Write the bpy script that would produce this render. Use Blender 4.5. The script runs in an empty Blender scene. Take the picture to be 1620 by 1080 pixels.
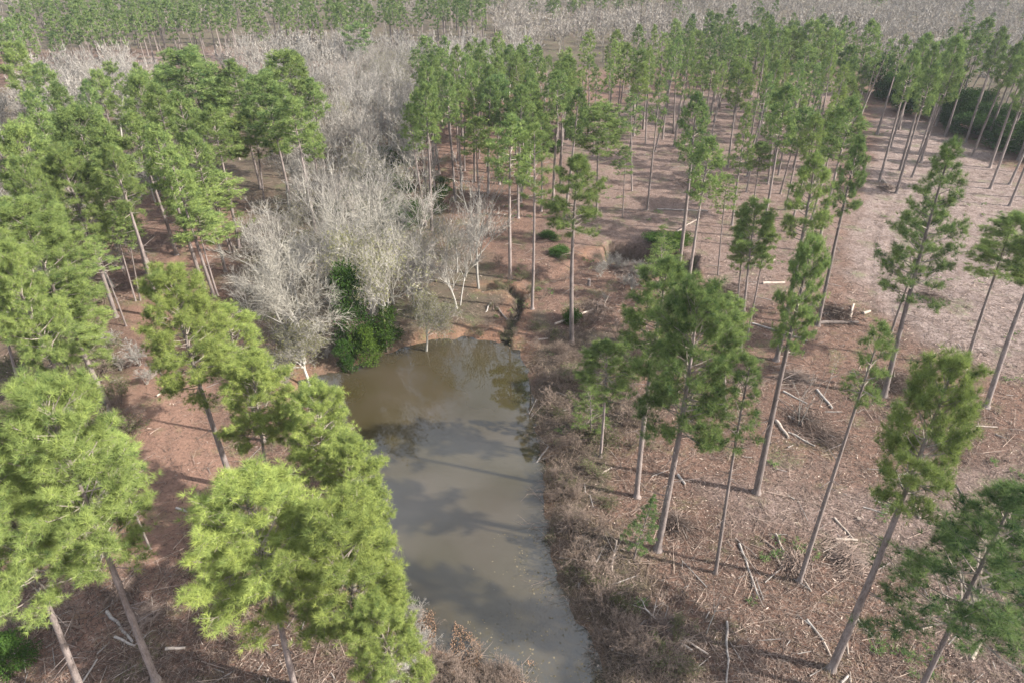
import bpy, math, random
import numpy as np
from mathutils import Vector, Quaternion, Matrix

# ------------------------------------------------------------------ camera, world, sun
S = bpy.context.scene
COL = S.collection
PITCH = math.radians(33.0)
CAMH = 40.0
FOC = 1080.0            # focal length in pixels of the 1620 px wide photograph
cam_d = bpy.data.cameras.new('camera')
cam_d.sensor_width = 36.0
cam_d.lens = 24.0
cam_d.clip_start = 0.5
cam_d.clip_end = 9000.0
cam = bpy.data.objects.new('camera', cam_d)
COL.objects.link(cam)
cam.location = (0, 0, CAMH)
cam.rotation_euler = (math.pi / 2 - PITCH, 0, 0)
S.camera = cam

SUN_EL = math.radians(35.0)
SUN_AZ = math.radians(105.0)       # clockwise from +Y
world = bpy.data.worlds.new('World')
S.world = world
world.use_nodes = True
nt = world.node_tree
nt.nodes.clear()
w_out = nt.nodes.new('ShaderNodeOutputWorld')
w_bg = nt.nodes.new('ShaderNodeBackground')
w_sky = nt.nodes.new('ShaderNodeTexSky')
w_sky.sky_type = 'NISHITA'
w_sky.sun_disc = False
w_sky.sun_elevation = SUN_EL
w_sky.sun_rotation = SUN_AZ
w_sky.dust_density = 2.5
w_sky.air_density = 1.0
w_co = nt.nodes.new('ShaderNodeTexCoord')
w_map = nt.nodes.new('ShaderNodeMapping')
w_map.inputs['Scale'].default_value = (1.0, 1.0, 2.6)
w_no = nt.nodes.new('ShaderNodeTexNoise')
w_no.inputs['Scale'].default_value = 2.3
w_no.inputs['Detail'].default_value = 6
w_no.inputs['Roughness'].default_value = 0.55
w_ra = nt.nodes.new('ShaderNodeMapRange')
w_ra.inputs['From Min'].default_value = 0.40
w_ra.inputs['From Max'].default_value = 0.66
w_mix = nt.nodes.new('ShaderNodeMix')
w_mix.data_type = 'RGBA'
w_mix.inputs[7].default_value = (6.7, 7.0, 7.6, 1)      # thin bright cloud
nt.links.new(w_co.outputs['Generated'], w_map.inputs['Vector'])
nt.links.new(w_map.outputs[0], w_no.inputs['Vector'])
nt.links.new(w_no.outputs[0], w_ra.inputs['Value'])
nt.links.new(w_ra.outputs[0], w_mix.inputs[0])
nt.links.new(w_sky.outputs[0], w_mix.inputs[6])
nt.links.new(w_mix.outputs[2], w_bg.inputs['Color'])
w_bg.inputs['Strength'].default_value = 0.12
nt.links.new(w_bg.outputs[0], w_out.inputs['Surface'])

sun_d = bpy.data.lights.new('sun', 'SUN')
sun_d.energy = 5.0
sun_d.angle = math.radians(1.0)
sun_d.color = (1.0, 0.95, 0.88)
sun = bpy.data.objects.new('sun', sun_d)
COL.objects.link(sun)
sv = Vector((math.sin(SUN_AZ) * math.cos(SUN_EL), math.cos(SUN_AZ) * math.cos(SUN_EL), math.sin(SUN_EL)))
sun.rotation_euler = sv.to_track_quat('Z', 'Y').to_euler()
sun.location = sv * 200

S.view_settings.view_transform = 'Standard'
S.view_settings.look = 'None'
S.view_settings.gamma = 1.0
S.view_settings.use_curve_mapping = False
S.view_settings.exposure = 1.28
S.render.engine = 'CYCLES'
S.cycles.max_bounces = 6
S.cycles.diffuse_bounces = 3
S.cycles.glossy_bounces = 2
S.cycles.transmission_bounces = 3
S.cycles.transparent_max_bounces = 4
S.cycles.volume_bounces = 0

rng = np.random.default_rng(7)
random.seed(7)
CP, SP = math.cos(PITCH), math.sin(PITCH)

# ------------------------------------------------------------------ survey helpers
def ray(px, py):
    x = (px - 810.0) / FOC
    y = (py - 540.0) / FOC
    return np.array([x, CP - SP * y, -(SP + CP * y)])

def at(px, py, z=0.0):
    r = ray(px, py)
    t = (z - CAMH) / r[2]
    return np.array([r[0] * t, r[1] * t])

def depth_of(p):
    return p[1] * CP - (p[2] - CAMH) * SP

def project(x, y, z):
    d = y * CP - (z - CAMH) * SP
    v = -(z - CAMH) * CP - y * SP
    return 810 + FOC * x / d, 540 + FOC * v / d, d

def hash2(ix, iy, seed):
    h = (ix.astype(np.int64) * 374761393 + iy.astype(np.int64) * 668265263 + seed * 1442695041) & 0x7fffffff
    h = ((h ^ (h >> 13)) * 1274126177) & 0x7fffffff
    return ((h ^ (h >> 16)) & 0xffff) / 65535.0

def vnoise(x, y, scale, seed=0):
    x = np.asarray(x, float) / scale
    y = np.asarray(y, float) / scale
    ix, iy = np.floor(x), np.floor(y)
    fx, fy = x - ix, y - iy
    fx = fx * fx * (3 - 2 * fx)
    fy = fy * fy * (3 - 2 * fy)
    a = hash2(ix, iy, seed); b = hash2(ix + 1, iy, seed)
    c = hash2(ix, iy + 1, seed); d = hash2(ix + 1, iy + 1, seed)
    return (a * (1 - fx) + b * fx) * (1 - fy) + (c * (1 - fx) + d * fx) * fy

def seg_dist(x, y, poly, closed=True):
    x = np.asarray(x, float); y = np.asarray(y, float)
    best = np.full(x.shape, 1e9)
    n = len(poly)
    for i in range(n if closed else n - 1):
        a = poly[i]; b = poly[(i + 1) % n]
        dx, dy = b[0] - a[0], b[1] - a[1]
        L = dx * dx + dy * dy + 1e-9
        t = np.clip(((x - a[0]) * dx + (y - a[1]) * dy) / L, 0, 1)
        d = np.hypot(x - a[0] - t * dx, y - a[1] - t * dy)
        best = np.minimum(best, d)
    return best

def inside(x, y, poly):
    x = np.asarray(x, float); y = np.asarray(y, float)
    c = np.zeros(x.shape, bool)
    n = len(poly)
    for i in range(n):
        x1, y1 = poly[i]; x2, y2 = poly[(i + 1) % n]
        if y1 == y2:
            continue
        k = ((y1 > y) != (y2 > y)) & (x < (x2 - x1) * (y - y1) / (y2 - y1) + x1)
        c ^= k
    return c

def sdist(x, y, poly):       # negative inside
    d = seg_dist(x, y, poly)
    return np.where(inside(x, y, poly), -d, d)

def sstep(a, b, v):
    t = np.clip((v - a) / (b - a), 0, 1)
    return t * t * (3 - 2 * t)

WATER_Z = -0.75
def gpoly(pts, z=0.0):
    return [tuple(at(a, b, z)) for a, b in pts]

POND = gpoly([(478, 603), (505, 598), (530, 592), (560, 580), (590, 570), (600, 564), (640, 552), (690, 541), (735, 535), (780, 543),
              (812, 556), (828, 588), (838, 620), (836, 660), (846, 700), (857, 740), (853, 800), (858, 850), (872, 900),
              (886, 940), (908, 980), (928, 1010), (948, 1050), (958, 1100), (950, 1180), (880, 1180), (850, 1100),
              (795, 1052), (725, 1030), (670, 1010), (632, 965), (596, 920), (578, 840), (556, 760), (528, 700), (498, 640)], WATER_Z)
GULLY_A = gpoly([(798, 545), (806, 515), (818, 488), (822, 462), (800, 450), (768, 451)])
GULLY_B = gpoly([(945, 398), (975, 397), (1005, 405), (1040, 415), (1080, 428)])
PIT_WALL = gpoly([(968, 378), (1000, 383), (1050, 393), (1100, 402)])
PIT = gpoly([(966, 378), (1000, 383), (1050, 393), (1105, 402), (1100, 440), (1040, 452), (985, 440), (935, 420)])
GULLY_C = gpoly([(822, 462), (850, 440), (900, 425), (945, 398)])

RUTS = [gpoly([(1318, 440), (1400, 420), (1470, 440), (1560, 500)]), gpoly([(1400, 520), (1390, 440), (1400, 360), (1440, 300)]),
        gpoly([(1250, 760), (1400, 770), (1560, 740), (1680, 700)]), gpoly([(230, 1000), (235, 760), (262, 600), (245, 480), (300, 400)])]
def near_pond_d(x, y):
    return sdist(x, y, POND)

def ground_z(x, y):
    x = np.asarray(x, float); y = np.asarray(y, float)
    z = (vnoise(x, y, 26, 1) - .5) * 0.7 + (vnoise(x, y, 7, 2) - .5) * 0.26
    z = z + (vnoise(x, y, 1.9, 3) - .5) * 0.13 + (vnoise(x, y, 0.8, 4) - .5) * 0.07
    far = sstep(150, 330, np.hypot(x, y))
    z = z * (1 - far * .5)
    d = near_pond_d(x, y) + (vnoise(x, y, 1.6, 9) - .5) * 0.9 + (vnoise(x, y, .7, 10) - .5) * .5
    flat = sstep(6.0, 1.5, d)
    z = z * (1 - flat * .7)
    bank = sstep(2.2, -0.1, d) * 0.85 + sstep(0.2, -2.5, d) * 1.1
    z = z - bank
    g = seg_dist(x, y, GULLY_A, False) + (vnoise(x, y, 1.1, 12) - .5) * .5
    g = g + (vnoise(x, y, .55, 17) - .5) * .5
    z = z - sstep(.75, 0.25, g) * .9
    pit = sdist(x, y, PIT) + (vnoise(x, y, 1.1, 13) - .5) * .5
    z = z - sstep(.25, -.35, pit) * sstep(8.0, 2.2, seg_dist(x, y, PIT_WALL, False)) * 2.3
    gc = seg_dist(x, y, GULLY_C, False) + (vnoise(x, y, 1.1, 14) - .5) * .5
    z = z - sstep(1.6, 0.3, gc) * 0.55
    for rut in RUTS:
        rd = np.abs(seg_dist(x, y, rut, False) - .95)
        z = z - sstep(.45, .1, rd) * .08
    return z

def gz(x, y):
    return float(ground_z(np.array([x]), np.array([y]))[0])

# ------------------------------------------------------------------ mesh building
class MB:
    """collects vertices and faces of one mesh in numpy blocks"""
    def __init__(self):
        self.v = []; self.f3 = []; self.f4 = []; self.m3 = []; self.m4 = []; self.t = []; self.n = 0
    def add(self, verts, faces, mat=0, tint=None):
        verts = np.asarray(verts, np.float32).reshape(-1, 3)
        faces = np.asarray(faces, np.int64)
        k = faces.shape[1]
        (self.f3 if k == 3 else self.f4).append(faces + self.n)
        (self.m3 if k == 3 else self.m4).append(np.full(len(faces), mat, np.int32))
        self.v.append(verts)
        if tint is None:
            tint = np.full(len(verts), .5, np.float32)
        self.t.append(np.broadcast_to(np.asarray(tint, np.float32), (len(verts),)))
        self.n += len(verts)
    def mesh(self, name, mats, smooth=False):
        me = bpy.data.meshes.new(name)
        V = np.concatenate(self.v)
        f3 = np.concatenate(self.f3) if self.f3 else np.zeros((0, 3), np.int64)
        f4 = np.concatenate(self.f4) if self.f4 else np.zeros((0, 4), np.int64)
        mi = np.concatenate(self.m3 + self.m4)
        loops = np.concatenate([f3.ravel(), f4.ravel()]).astype(np.int32)
        starts = np.concatenate([np.arange(len(f3)) * 3, len(f3) * 3 + np.arange(len(f4)) * 4]).astype(np.int32)
        me.vertices.add(len(V)); me.vertices.foreach_set('co', V.ravel())
        me.loops.add(len(loops)); me.loops.foreach_set('vertex_index', loops)
        me.polygons.add(len(starts)); me.polygons.foreach_set('loop_start', starts)
        me.polygons.foreach_set('material_index', mi)
        if smooth:
            me.polygons.foreach_set('use_smooth', np.ones(len(starts), bool))
        else:
            me.polygons.foreach_set('use_smooth', np.zeros(len(starts), bool))
        at_ = me.attributes.new('tint', 'FLOAT', 'POINT')
        at_.data.foreach_set('value', np.concatenate(self.t).astype(np.float32))
        for m in mats:
            me.materials.append(m)
        me.update(calc_edges=True)
        return me

def tubes(mb, P0, P1, R0, R1, n=4, mat=0, tint=None, rg=rng):
    P0 = np.asarray(P0, float).reshape(-1, 3); P1 = np.asarray(P1, float).reshape(-1, 3)
    N = len(P0)
    if N == 0:
        return
    R0 = np.broadcast_to(np.asarray(R0, float), (N,)); R1 = np.broadcast_to(np.asarray(R1, float), (N,))
    D = P1 - P0
    D = D / (np.linalg.norm(D, axis=1, keepdims=True) + 1e-9)
    A = np.where(np.abs(D[:, 2:3]) > .9, np.array([[1., 0, 0]]), np.array([[0., 0, 1.]]))
    U = np.cross(D, A); U /= np.linalg.norm(U, axis=1, keepdims=True) + 1e-9
    W = np.cross(D, U)
    a = np.arange(n) * 2 * math.pi / n
    ring = U[:, None, :] * np.cos(a)[None, :, None] + W[:, None, :] * np.sin(a)[None, :, None]
    V = np.concatenate([P0[:, None] + ring * R0[:, None, None], P1[:, None] + ring * R1[:, None, None]], axis=1)
    base = (np.arange(N) * 2 * n)[:, None]
    i = np.arange(n); j = (i + 1) % n
    F = np.stack([i, j, j + n, i + n], axis=1)[None] + base[:, :, None]
    t = None
    if tint is not None:
        t = np.repeat(np.broadcast_to(np.asarray(tint, float), (N,)), 2 * n)
    mb.add(V.reshape(-1, 3), F.reshape(-1, 4), mat, t)

def strips(mb, P0, P1, W, mat=0, tint=None, rg=rng):
    """thin pointed slivers (one triangle each) for twigs and needles"""
    P0 = np.asarray(P0, float).reshape(-1, 3); P1 = np.asarray(P1, float).reshape(-1, 3)
    N = len(P0)
    if N == 0:
        return
    D = P1 - P0
    R = rg.normal(size=(N, 3))
    U = np.cross(D, R); U /= np.linalg.norm(U, axis=1, keepdims=True) + 1e-9
    W = np.broadcast_to(np.asarray(W, float), (N,))[:, None]
    V = np.stack([P0 - U * W * .5, P0 + U * W * .5, P1], axis=1)
    F = np.arange(N * 3).reshape(-1, 3)
    t = None
    if tint is not None:
        t = np.repeat(np.broadcast_to(np.asarray(tint, float), (N,)), 3)
    mb.add(V.reshape(-1, 3), F, mat, t)

def poly_tube(mb, pts, radii, n=8, mat=0, cap=True, tint=None):
    pts = np.asarray(pts, float)
    m = len(pts)
    a = np.arange(n) * 2 * math.pi / n
    V = []
    T = np.gradient(pts, axis=0)
    T /= np.linalg.norm(T, axis=1, keepdims=True) + 1e-9
    ref = np.array([1., 0, 0]) if abs(T[0][0]) < .8 else np.array([0, 1., 0])
    for k in range(m):
        U = np.cross(T[k], ref); U /= np.linalg.norm(U) + 1e-9
        W = np.cross(T[k], U)
        V.append(pts[k] + (U[None] * np.cos(a)[:, None] + W[None] * np.sin(a)[:, None]) * radii[k])
    V = np.concatenate(V)
    i = np.arange(n); j = (i + 1) % n
    F = np.concatenate([np.stack([i + k * n, j + k * n, j + (k + 1) * n, i + (k + 1) * n], axis=1) for k in range(m - 1)])
    mb.add(V, F, mat, None if tint is None else np.full(len(V), tint))
    if cap:
        for k, p in ((0, pts[0]), (m - 1, pts[-1])):
            cv = np.concatenate([V[k * n:(k + 1) * n], [p]])
            cf = np.stack([i, j, np.full(n, n)], axis=1)
            mb.add(cv, cf, mat, None if tint is None else np.full(len(cv), tint))

# ------------------------------------------------------------------ materials
def new_mat(name):
    m = bpy.data.materials.new(name)
    m.use_nodes = True
    m.node_tree.nodes.clear()
    return m, m.node_tree

def N(nt, typ, **kw):
    n = nt.nodes.new(typ)
    for k, v in kw.items():
        setattr(n, k, v)
    return n

def mixc(nt, fac, a, b, mode='MIX'):
    m = nt.nodes.new('ShaderNodeMix'); m.data_type = 'RGBA'; m.blend_type = mode
    for sock, val in ((0, fac), (6, a), (7, b)):
        if isinstance(val, bpy.types.NodeSocket):
            nt.links.new(val, m.inputs[sock])
        elif sock == 0:
            m.inputs[0].default_value = val
        else:
            m.inputs[sock].default_value = (*val, 1)
    return m.outputs[2]

def ramp(nt, val, lo, hi):
    r = nt.nodes.new('ShaderNodeMapRange')
    r.inputs['From Min'].default_value = lo; r.inputs['From Max'].default_value = hi
    nt.links.new(val, r.inputs['Value'])
    return r.outputs[0]

def noise(nt, vec, scale, detail=3, rough=.55):
    n = nt.nodes.new('ShaderNodeTexNoise')
    n.inputs['Scale'].default_value = scale; n.inputs['Detail'].default_value = detail
    n.inputs['Roughness'].default_value = rough
    if vec is not None:
        nt.links.new(vec, n.inputs['Vector'])
    return n.outputs[0]

def mul(nt, a, b):
    m = nt.nodes.new('ShaderNodeMath'); m.operation = 'MULTIPLY'
    for i, v in enumerate((a, b)):
        if isinstance(v, bpy.types.NodeSocket): nt.links.new(v, m.inputs[i])
        else: m.inputs[i].default_value = v
    return m.outputs[0]

def add(nt, a, b):
    m = nt.nodes.new('ShaderNodeMath'); m.operation = 'ADD'
    for i, v in enumerate((a, b)):
        if isinstance(v, bpy.types.NodeSocket): nt.links.new(v, m.inputs[i])
        else: m.inputs[i].default_value = v
    return m.outputs[0]

def attr(nt, name):
    a = nt.nodes.new('ShaderNodeAttribute'); a.attribute_name = name
    return a.outputs['Fac']

def leafy(name, dark, light, trans=.3):
    """foliage: tone by leaf-clump attribute, plant to plant variation by object random and obj.color; on pines its yellow is partly painted sunlight"""
    m, t = new_mat(name)
    out = N(t, 'ShaderNodeOutputMaterial')
    info = N(t, 'ShaderNodeObjectInfo')
    sep = N(t, 'ShaderNodeSeparateColor')
    t.links.new(info.outputs['Color'], sep.inputs[0])
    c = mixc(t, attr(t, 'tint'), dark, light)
    c2 = mixc(t, mul(t, sep.outputs[0], ramp2(t, attr(t, 'tint'), .35, 1.0)), c, (light[0] * 1.42, light[1] * 1.18, light[2] * .88))     # yellower plants, on pines partly sunlight put into the colour
    rr = ramp(t, info.outputs['Random'], -0.6, 1.0)
    hue = N(t, 'ShaderNodeHueSaturation')
    t.links.new(c2, hue.inputs['Color'])
    hue.inputs['Saturation'].default_value = 1.0
    t.links.new(ramp2(t, info.outputs['Random'], .8, 1.15), hue.inputs['Value'])
    dif = N(t, 'ShaderNodeBsdfDiffuse'); dif.inputs['Roughness'].default_value = .6
    tr = N(t, 'ShaderNodeBsdfTranslucent')
    t.links.new(hue.outputs[0], dif.inputs[0])
    t.links.new(hue.outputs[0], tr.inputs[0])
    mx = N(t, 'ShaderNodeMixShader'); mx.inputs[0].default_value = trans
    t.links.new(dif.outputs[0], mx.inputs[1]); t.links.new(tr.outputs[0], mx.inputs[2])
    t.links.new(mx.outputs[0], out.inputs[0])
    return m

def ramp2(nt, val, lo, hi):
    r = nt.nodes.new('ShaderNodeMapRange')
    r.inputs['To Min'].default_value = lo; r.inputs['To Max'].default_value = hi
    nt.links.new(val, r.inputs['Value'])
    return r.outputs[0]

def woody(name, a, b, scale=3.0, stretch=.25, rough=.9, bump=.4, wide=False):
    m, t = new_mat(name)
    out = N(t, 'ShaderNodeOutputMaterial')
    bs = N(t, 'ShaderNodeBsdfPrincipled')
    tc = N(t, 'ShaderNodeTexCoord')
    mp = N(t, 'ShaderNodeMapping'); mp.inputs['Scale'].default_value = (1, 1, stretch)
    t.links.new(tc.outputs['Object'], mp.inputs[0])
    n1 = noise(t, mp.outputs[0], scale, 5, .65)
    n2 = noise(t, mp.outputs[0], scale * 6, 3, .6)
    info = N(t, 'ShaderNodeObjectInfo')
    f = ramp(t, add(t, mul(t, n1, .6), mul(t, n2, .4)), .36, .64)
    c = mixc(t, f, a, b)
    if wide:
        c = mixc(t, mul(t, info.outputs['Random'], .6), c, (a[0] * .62, a[1] * .52, a[2] * .46))
    c = mixc(t, ramp(t, attr(t, 'tint'), .5, 1.0), c, (b[0] * 1.5, b[1] * 1.5, b[2] * 1.45))
    hv = N(t, 'ShaderNodeHueSaturation')
    t.links.new(c, hv.inputs['Color']); t.links.new(ramp2(t, info.outputs['Random'], .75, 1.2), hv.inputs['Value'])
    t.links.new(hv.outputs[0], bs.inputs['Base Color'])
    bs.inputs['Roughness'].default_value = rough
    bs.inputs['Specular IOR Level'].default_value = .15
    bp = N(t, 'ShaderNodeBump'); bp.inputs['Strength'].default_value = bump; bp.inputs['Distance'].default_value = .03
    t.links.new(n2, bp.inputs['Height']); t.links.new(bp.outputs[0], bs.inputs['Normal'])
    t.links.new(bs.outputs[0], out.inputs[0])
    return m

M = {}
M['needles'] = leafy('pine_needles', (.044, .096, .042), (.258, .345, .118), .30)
M['evergreen'] = leafy('evergreen_leaves', (.022, .050, .014), (.070, .125, .028), .22)
M['buds'] = leafy('new_buds', (.15, .15, .08), (.27, .27, .14), .3)
M['olive'] = leafy('small_olive_leaves', (.06, .085, .03), (.15, .19, .06), .3)
M['bark'] = woody('pine_bark', (.115, .092, .082), (.27, .225, .205), 3.2, .3)
M['limb'] = woody('pine_limb_bark', (.17, .14, .115), (.38, .33, .28), 4, .5)
M['grey'] = woody('pale_grey_bark', (.22, .205, .18), (.42, .395, .35), 2.5, .5)
M['twig'] = woody('grey_twigs', (.165, .15, .132), (.32, .30, .27), 2.5, .6, bump=0, wide=True)
M['farwood'] = woody('grey_brown_bark', (.12, .105, .09), (.24, .22, .19), 2.5, .5, bump=0)
M['silver'] = woody('silvery_twigs', (.17, .155, .125), (.33, .31, .265), 2.5, .6, bump=0)
M['brown_twig'] = woody('brown_twigs', (.095, .070, .055), (.235, .180, .145), 2.5, .6, bump=0)
M['pale_wood'] = woody('peeled_pale_wood', (.22, .175, .14), (.42, .355, .30), 2.2, .5)
M['dark_wood'] = woody('weathered_dark_wood', (.09, .07, .06), (.20, .165, .145), 2.2, .5)
M['grey_wood'] = woody('weathered_grey_wood', (.22, .19, .17), (.42, .38, .34), 2.2, .5)
M['litter'] = woody('dead_sticks', (.070, .048, .039), (.225, .172, .142), .9, 1, bump=0)

def ground_material():
    m, t = new_mat('forest_floor')
    out = N(t, 'ShaderNodeOutputMaterial')
    bs = N(t, 'ShaderNodeBsdfPrincipled')
    geo = N(t, 'ShaderNodeNewGeometry')
    P = geo.outputs['Position']
    big = noise(t, P, .09, 4, .6)
    mid = noise(t, P, .55, 5, .62)
    fine = noise(t, P, 4.5, 5, .7)
    tiny = noise(t, P, 19, 3, .7)
    mp = N(t, 'ShaderNodeMapping'); mp.inputs['Scale'].default_value = (1, 5, 1); mp.inputs['Rotation'].default_value = (0, 0, .5)
    t.links.new(P, mp.inputs[0])
    stk = noise(t, mp.outputs[0], 3.4, 4, .7)
    vor = N(t, 'ShaderNodeTexVoronoi'); vor.inputs['Scale'].default_value = 7
    wv = N(t, 'ShaderNodeVectorMath'); wv.operation = 'ADD'
    t.links.new(P, wv.inputs[0])
    nz = N(t, 'ShaderNodeTexNoise'); nz.inputs['Scale'].default_value = 5
    t.links.new(P, nz.inputs['Vector'])
    t.links.new(nz.outputs['Color'], wv.inputs[1])
    t.links.new(wv.outputs[0], vor.inputs['Vector'])
    chips = N(t, 'ShaderNodeMath'); chips.operation = 'LESS_THAN'; chips.inputs[1].default_value = .13
    t.links.new(vor.outputs['Distance'], chips.inputs[0])
    # straw and soil
    c = mixc(t, ramp(t, mid, .3, .7), (.080, .043, .030), (.165, .096, .068))
    c = mixc(t, ramp(t, fine, .38, .68), c, (.165, .100, .075))
    c = mixc(t, mul(t, ramp(t, stk, .52, .68), .55), c, (.235, .165, .128))
    c = mixc(t, mul(t, ramp(t, big, .48, .62), .6), c, (.075, .046, .036))
    deb = noise(t, P, 2.1, 6, .75)
    c = mixc(t, mul(t, ramp(t, deb, .50, .60), .75), c, (.060, .038, .030))
    c = mixc(t, mul(t, ramp(t, noise(t, P, 9.5, 4, .75), .54, .64), .7), c, (.26, .19, .15))
    # trail: bare reddish soil
    c = mixc(t, mul(t, attr(t, 'trail'), ramp(t, fine, .1, .9)), c, (.290, .172, .125))
    # clearing: pale chips and slash
    pale = mixc(t, ramp(t, fine, .36, .64), (.13, .096, .084), (.32, .255, .225))
    pale = mixc(t, mul(t, ramp(t, add(t, mul(t, mid, .5), mul(t, deb, .5)), .46, .58), .7), pale, (.105, .075, .064))
    c = mixc(t, mul(t, attr(t, 'pale'), .9), c, pale)
    # olive brush litter
    c = mixc(t, mul(t, attr(t, 'brush'), ramp(t, mid, .15, .5)), c, (.095, .078, .055))
    # clay of the banks
    c = mixc(t, mul(t, attr(t, 'clay'), ramp(t, fine, .15, .7)), c, (.25, .135, .082))
    # dark damp humus
    c = mixc(t, attr(t, 'damp'), c, (.045, .036, .026))
    # moss and low green
    c = mixc(t, mul(t, ramp(t, noise(t, P, .28, 3, .6), .55, .66), ramp(t, fine, .4, .7)), c, (.10, .125, .05))
    # light chips of wood
    cc = mul(t, chips.outputs[0], ramp(t, tiny, .5, .62))
    c = mixc(t, mul(t, cc, .7), c, (.36, .29, .24))
    t.links.new(c, bs.inputs['Base Color'])
    bs.inputs['Roughness'].default_value = .95
    bs.inputs['Specular IOR Level'].default_value = .1
    h = add(t, add(t, mul(t, fine, .7), mul(t, tiny, .35)), mul(t, stk, .5))
    bp = N(t, 'ShaderNodeBump'); bp.inputs['Strength'].default_value = .9; bp.inputs['Distance'].default_value = .16
    t.links.new(h, bp.inputs['Height']); t.links.new(bp.outputs[0], bs.inputs['Normal'])
    t.links.new(bs.outputs[0], out.inputs[0])
    return m
M['ground'] = ground_material()

def water_material():
    m, t = new_mat('turbid_pond_water')
    out = N(t, 'ShaderNodeOutputMaterial')
    bs = N(t, 'ShaderNodeBsdfPrincipled')
    geo = N(t, 'ShaderNodeNewGeometry')
    P = geo.outputs['Position']
    big = noise(t, P, .10, 3, .5)
    c = mixc(t, ramp(t, big, .35, .65), (.036, .029, .012), (.052, .041, .026))
    c = mixc(t, mul(t, attr(t, 'shallow'), ramp(t, noise(t, P, 1.6, 4, .65), .35, .65)), c, (.036, .034, .028))
    t.links.new(c, bs.inputs['Base Color'])
    bs.inputs['Roughness'].default_value = .012
    bs.inputs['IOR'].default_value = 1.62
    bs.inputs['Specular IOR Level'].default_value = .5
    rip = noise(t, P, 1.4, 3, .5)
    bp = N(t, 'ShaderNodeBump'); bp.inputs['Strength'].default_value = .05; bp.inputs['Distance'].default_value = .03
    t.links.new(rip, bp.inputs['Height']); t.links.new(bp.outputs[0], bs.inputs['Normal'])
    t.links.new(bs.outputs[0], out.inputs[0])
    return m
M['water'] = water_material()

def flat_leaf(name, a, b):
    m, t = new_mat(name)
    out = N(t, 'ShaderNodeOutputMaterial'); bs = N(t, 'ShaderNodeBsdfPrincipled')
    c = mixc(t, attr(t, 'tint'), a, b)
    t.links.new(c, bs.inputs['Base Color']); bs.inputs['Roughness'].default_value = .85
    bs.inputs['Specular IOR Level'].default_value = .15
    t.links.new(bs.outputs[0], out.inputs[0])
    return m
M['chips'] = flat_leaf('wood_chips_and_bark', (.12, .08, .06), (.46, .37, .30))
M['brown_leaf'] = flat_leaf('dead_brown_leaves', (.12, .07, .045), (.30, .19, .12))
M['weed'] = flat_leaf('water_weed', (.055, .05, .03), (.17, .14, .09))

# ------------------------------------------------------------------ object helpers
def link(o, parent=None):
    COL.objects.link(o)
    if parent is not None:
        o.parent = parent
    return o

def setp(o, label=None, cat=None, group=None, kind=None):
    if label: o['label'] = label
    if cat: o['category'] = cat
    if group: o['group'] = group
    if kind: o['kind'] = kind
    return o

def mesh_obj(name, me, parent=None):
    return link(bpy.data.objects.new(name, me), parent)

# ------------------------------------------------------------------ the ground
def axis(lo, hi, near_lo, near_hi, step, grow=1.06):
    a = list(np.arange(near_lo, near_hi + 1e-6, step))
    s = step; p = a[-1]
    while p < hi:
        s *= grow; p += s; a.append(p)
    s = step; p = a[0]
    while p > lo:
        s *= grow; p -= s; a.insert(0, p)
    return np.array(a)
GX = axis(-4500, 4500, -48, 62, .42)
GY = axis(-600, 5200, 14, 112, .42)
gx, gy = np.meshgrid(GX, GY)
nearm = (np.abs(gx) < 400) & (gy > -80) & (gy < 600)
gzv = np.zeros(gx.shape)
gzv[nearm] = ground_z(gx[nearm], gy[nearm])
mb = MB()
nx, ny = len(GX), len(GY)
ii = (np.arange(ny - 1)[:, None] * nx + np.arange(nx - 1)[None]).ravel()
F = np.stack([ii, ii + 1, ii + nx + 1, ii + nx], axis=1)
mb.add(np.stack([gx, gy, gzv], axis=-1).reshape(-1, 3), F)
me = mb.mesh('ground', [M['ground']], smooth=True)

def mask(poly_px, feather, jitter=2.0, seed=20):
    poly = gpoly(poly_px)
    m = np.zeros(gx.shape)
    sel = nearm
    d = sdist(gx[sel], gy[sel], poly) + (vnoise(gx[sel], gy[sel], 3.1, seed) - .5) * jitter * 2
    m[sel] = sstep(feather, -feather, d)
    return m
pale = np.maximum(mask([(1330, 430), (1345, 330), (1385, 240), (1390, 170), (1560, 240), (1640, 300), (1700, 480), (1640, 600), (1520, 560), (1420, 520)], 2.5),
                  .65 * mask([(1140, 870), (1130, 760), (1230, 740), (1450, 760), (1640, 700), (1700, 1000), (1560, 1080), (1420, 900), (1230, 840)], 2.0))
pale = np.maximum(pale, .5 * mask([(870, 360), (880, 200), (1050, 150), (1330, 120), (1345, 430), (1190, 480), (1000, 400)], 4))
pale = np.maximum(pale, .6 * mask([(215, 110), (235, 84), (380, 78), (385, 104)], 6))
trail = np.maximum(mask([(195, 560), (205, 480), (235, 420), (290, 400), (330, 330), (400, 320), (390, 350), (330, 400), (300, 430), (300, 520), (340, 640), (370, 740), (300, 860), (220, 1000), (60, 1200), (-90, 1200), (60, 1000), (170, 840), (215, 720), (190, 640)], 1.6),
                   .7 * mask([(520, 130), (560, 80), (600, 110), (560, 190)], 5))
brush = np.maximum(mask([(850, 500), (960, 520), (1010, 640), (980, 720), (950, 800), (1050, 960), (1130, 1080), (1130, 1180), (940, 1180), (870, 860), (830, 640)], 1.4),
                   mask([(470, 590), (600, 560), (760, 500), (800, 460), (700, 330), (560, 240), (380, 320), (380, 500)], 3))
brush = np.maximum(brush, mask([(-100, 700), (170, 640), (190, 560), (100, 420), (180, 300), (470, 330), (640, 250), (640, 110), (100, 130), (-300, 160), (-300, 500)], 5) * .8)
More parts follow.
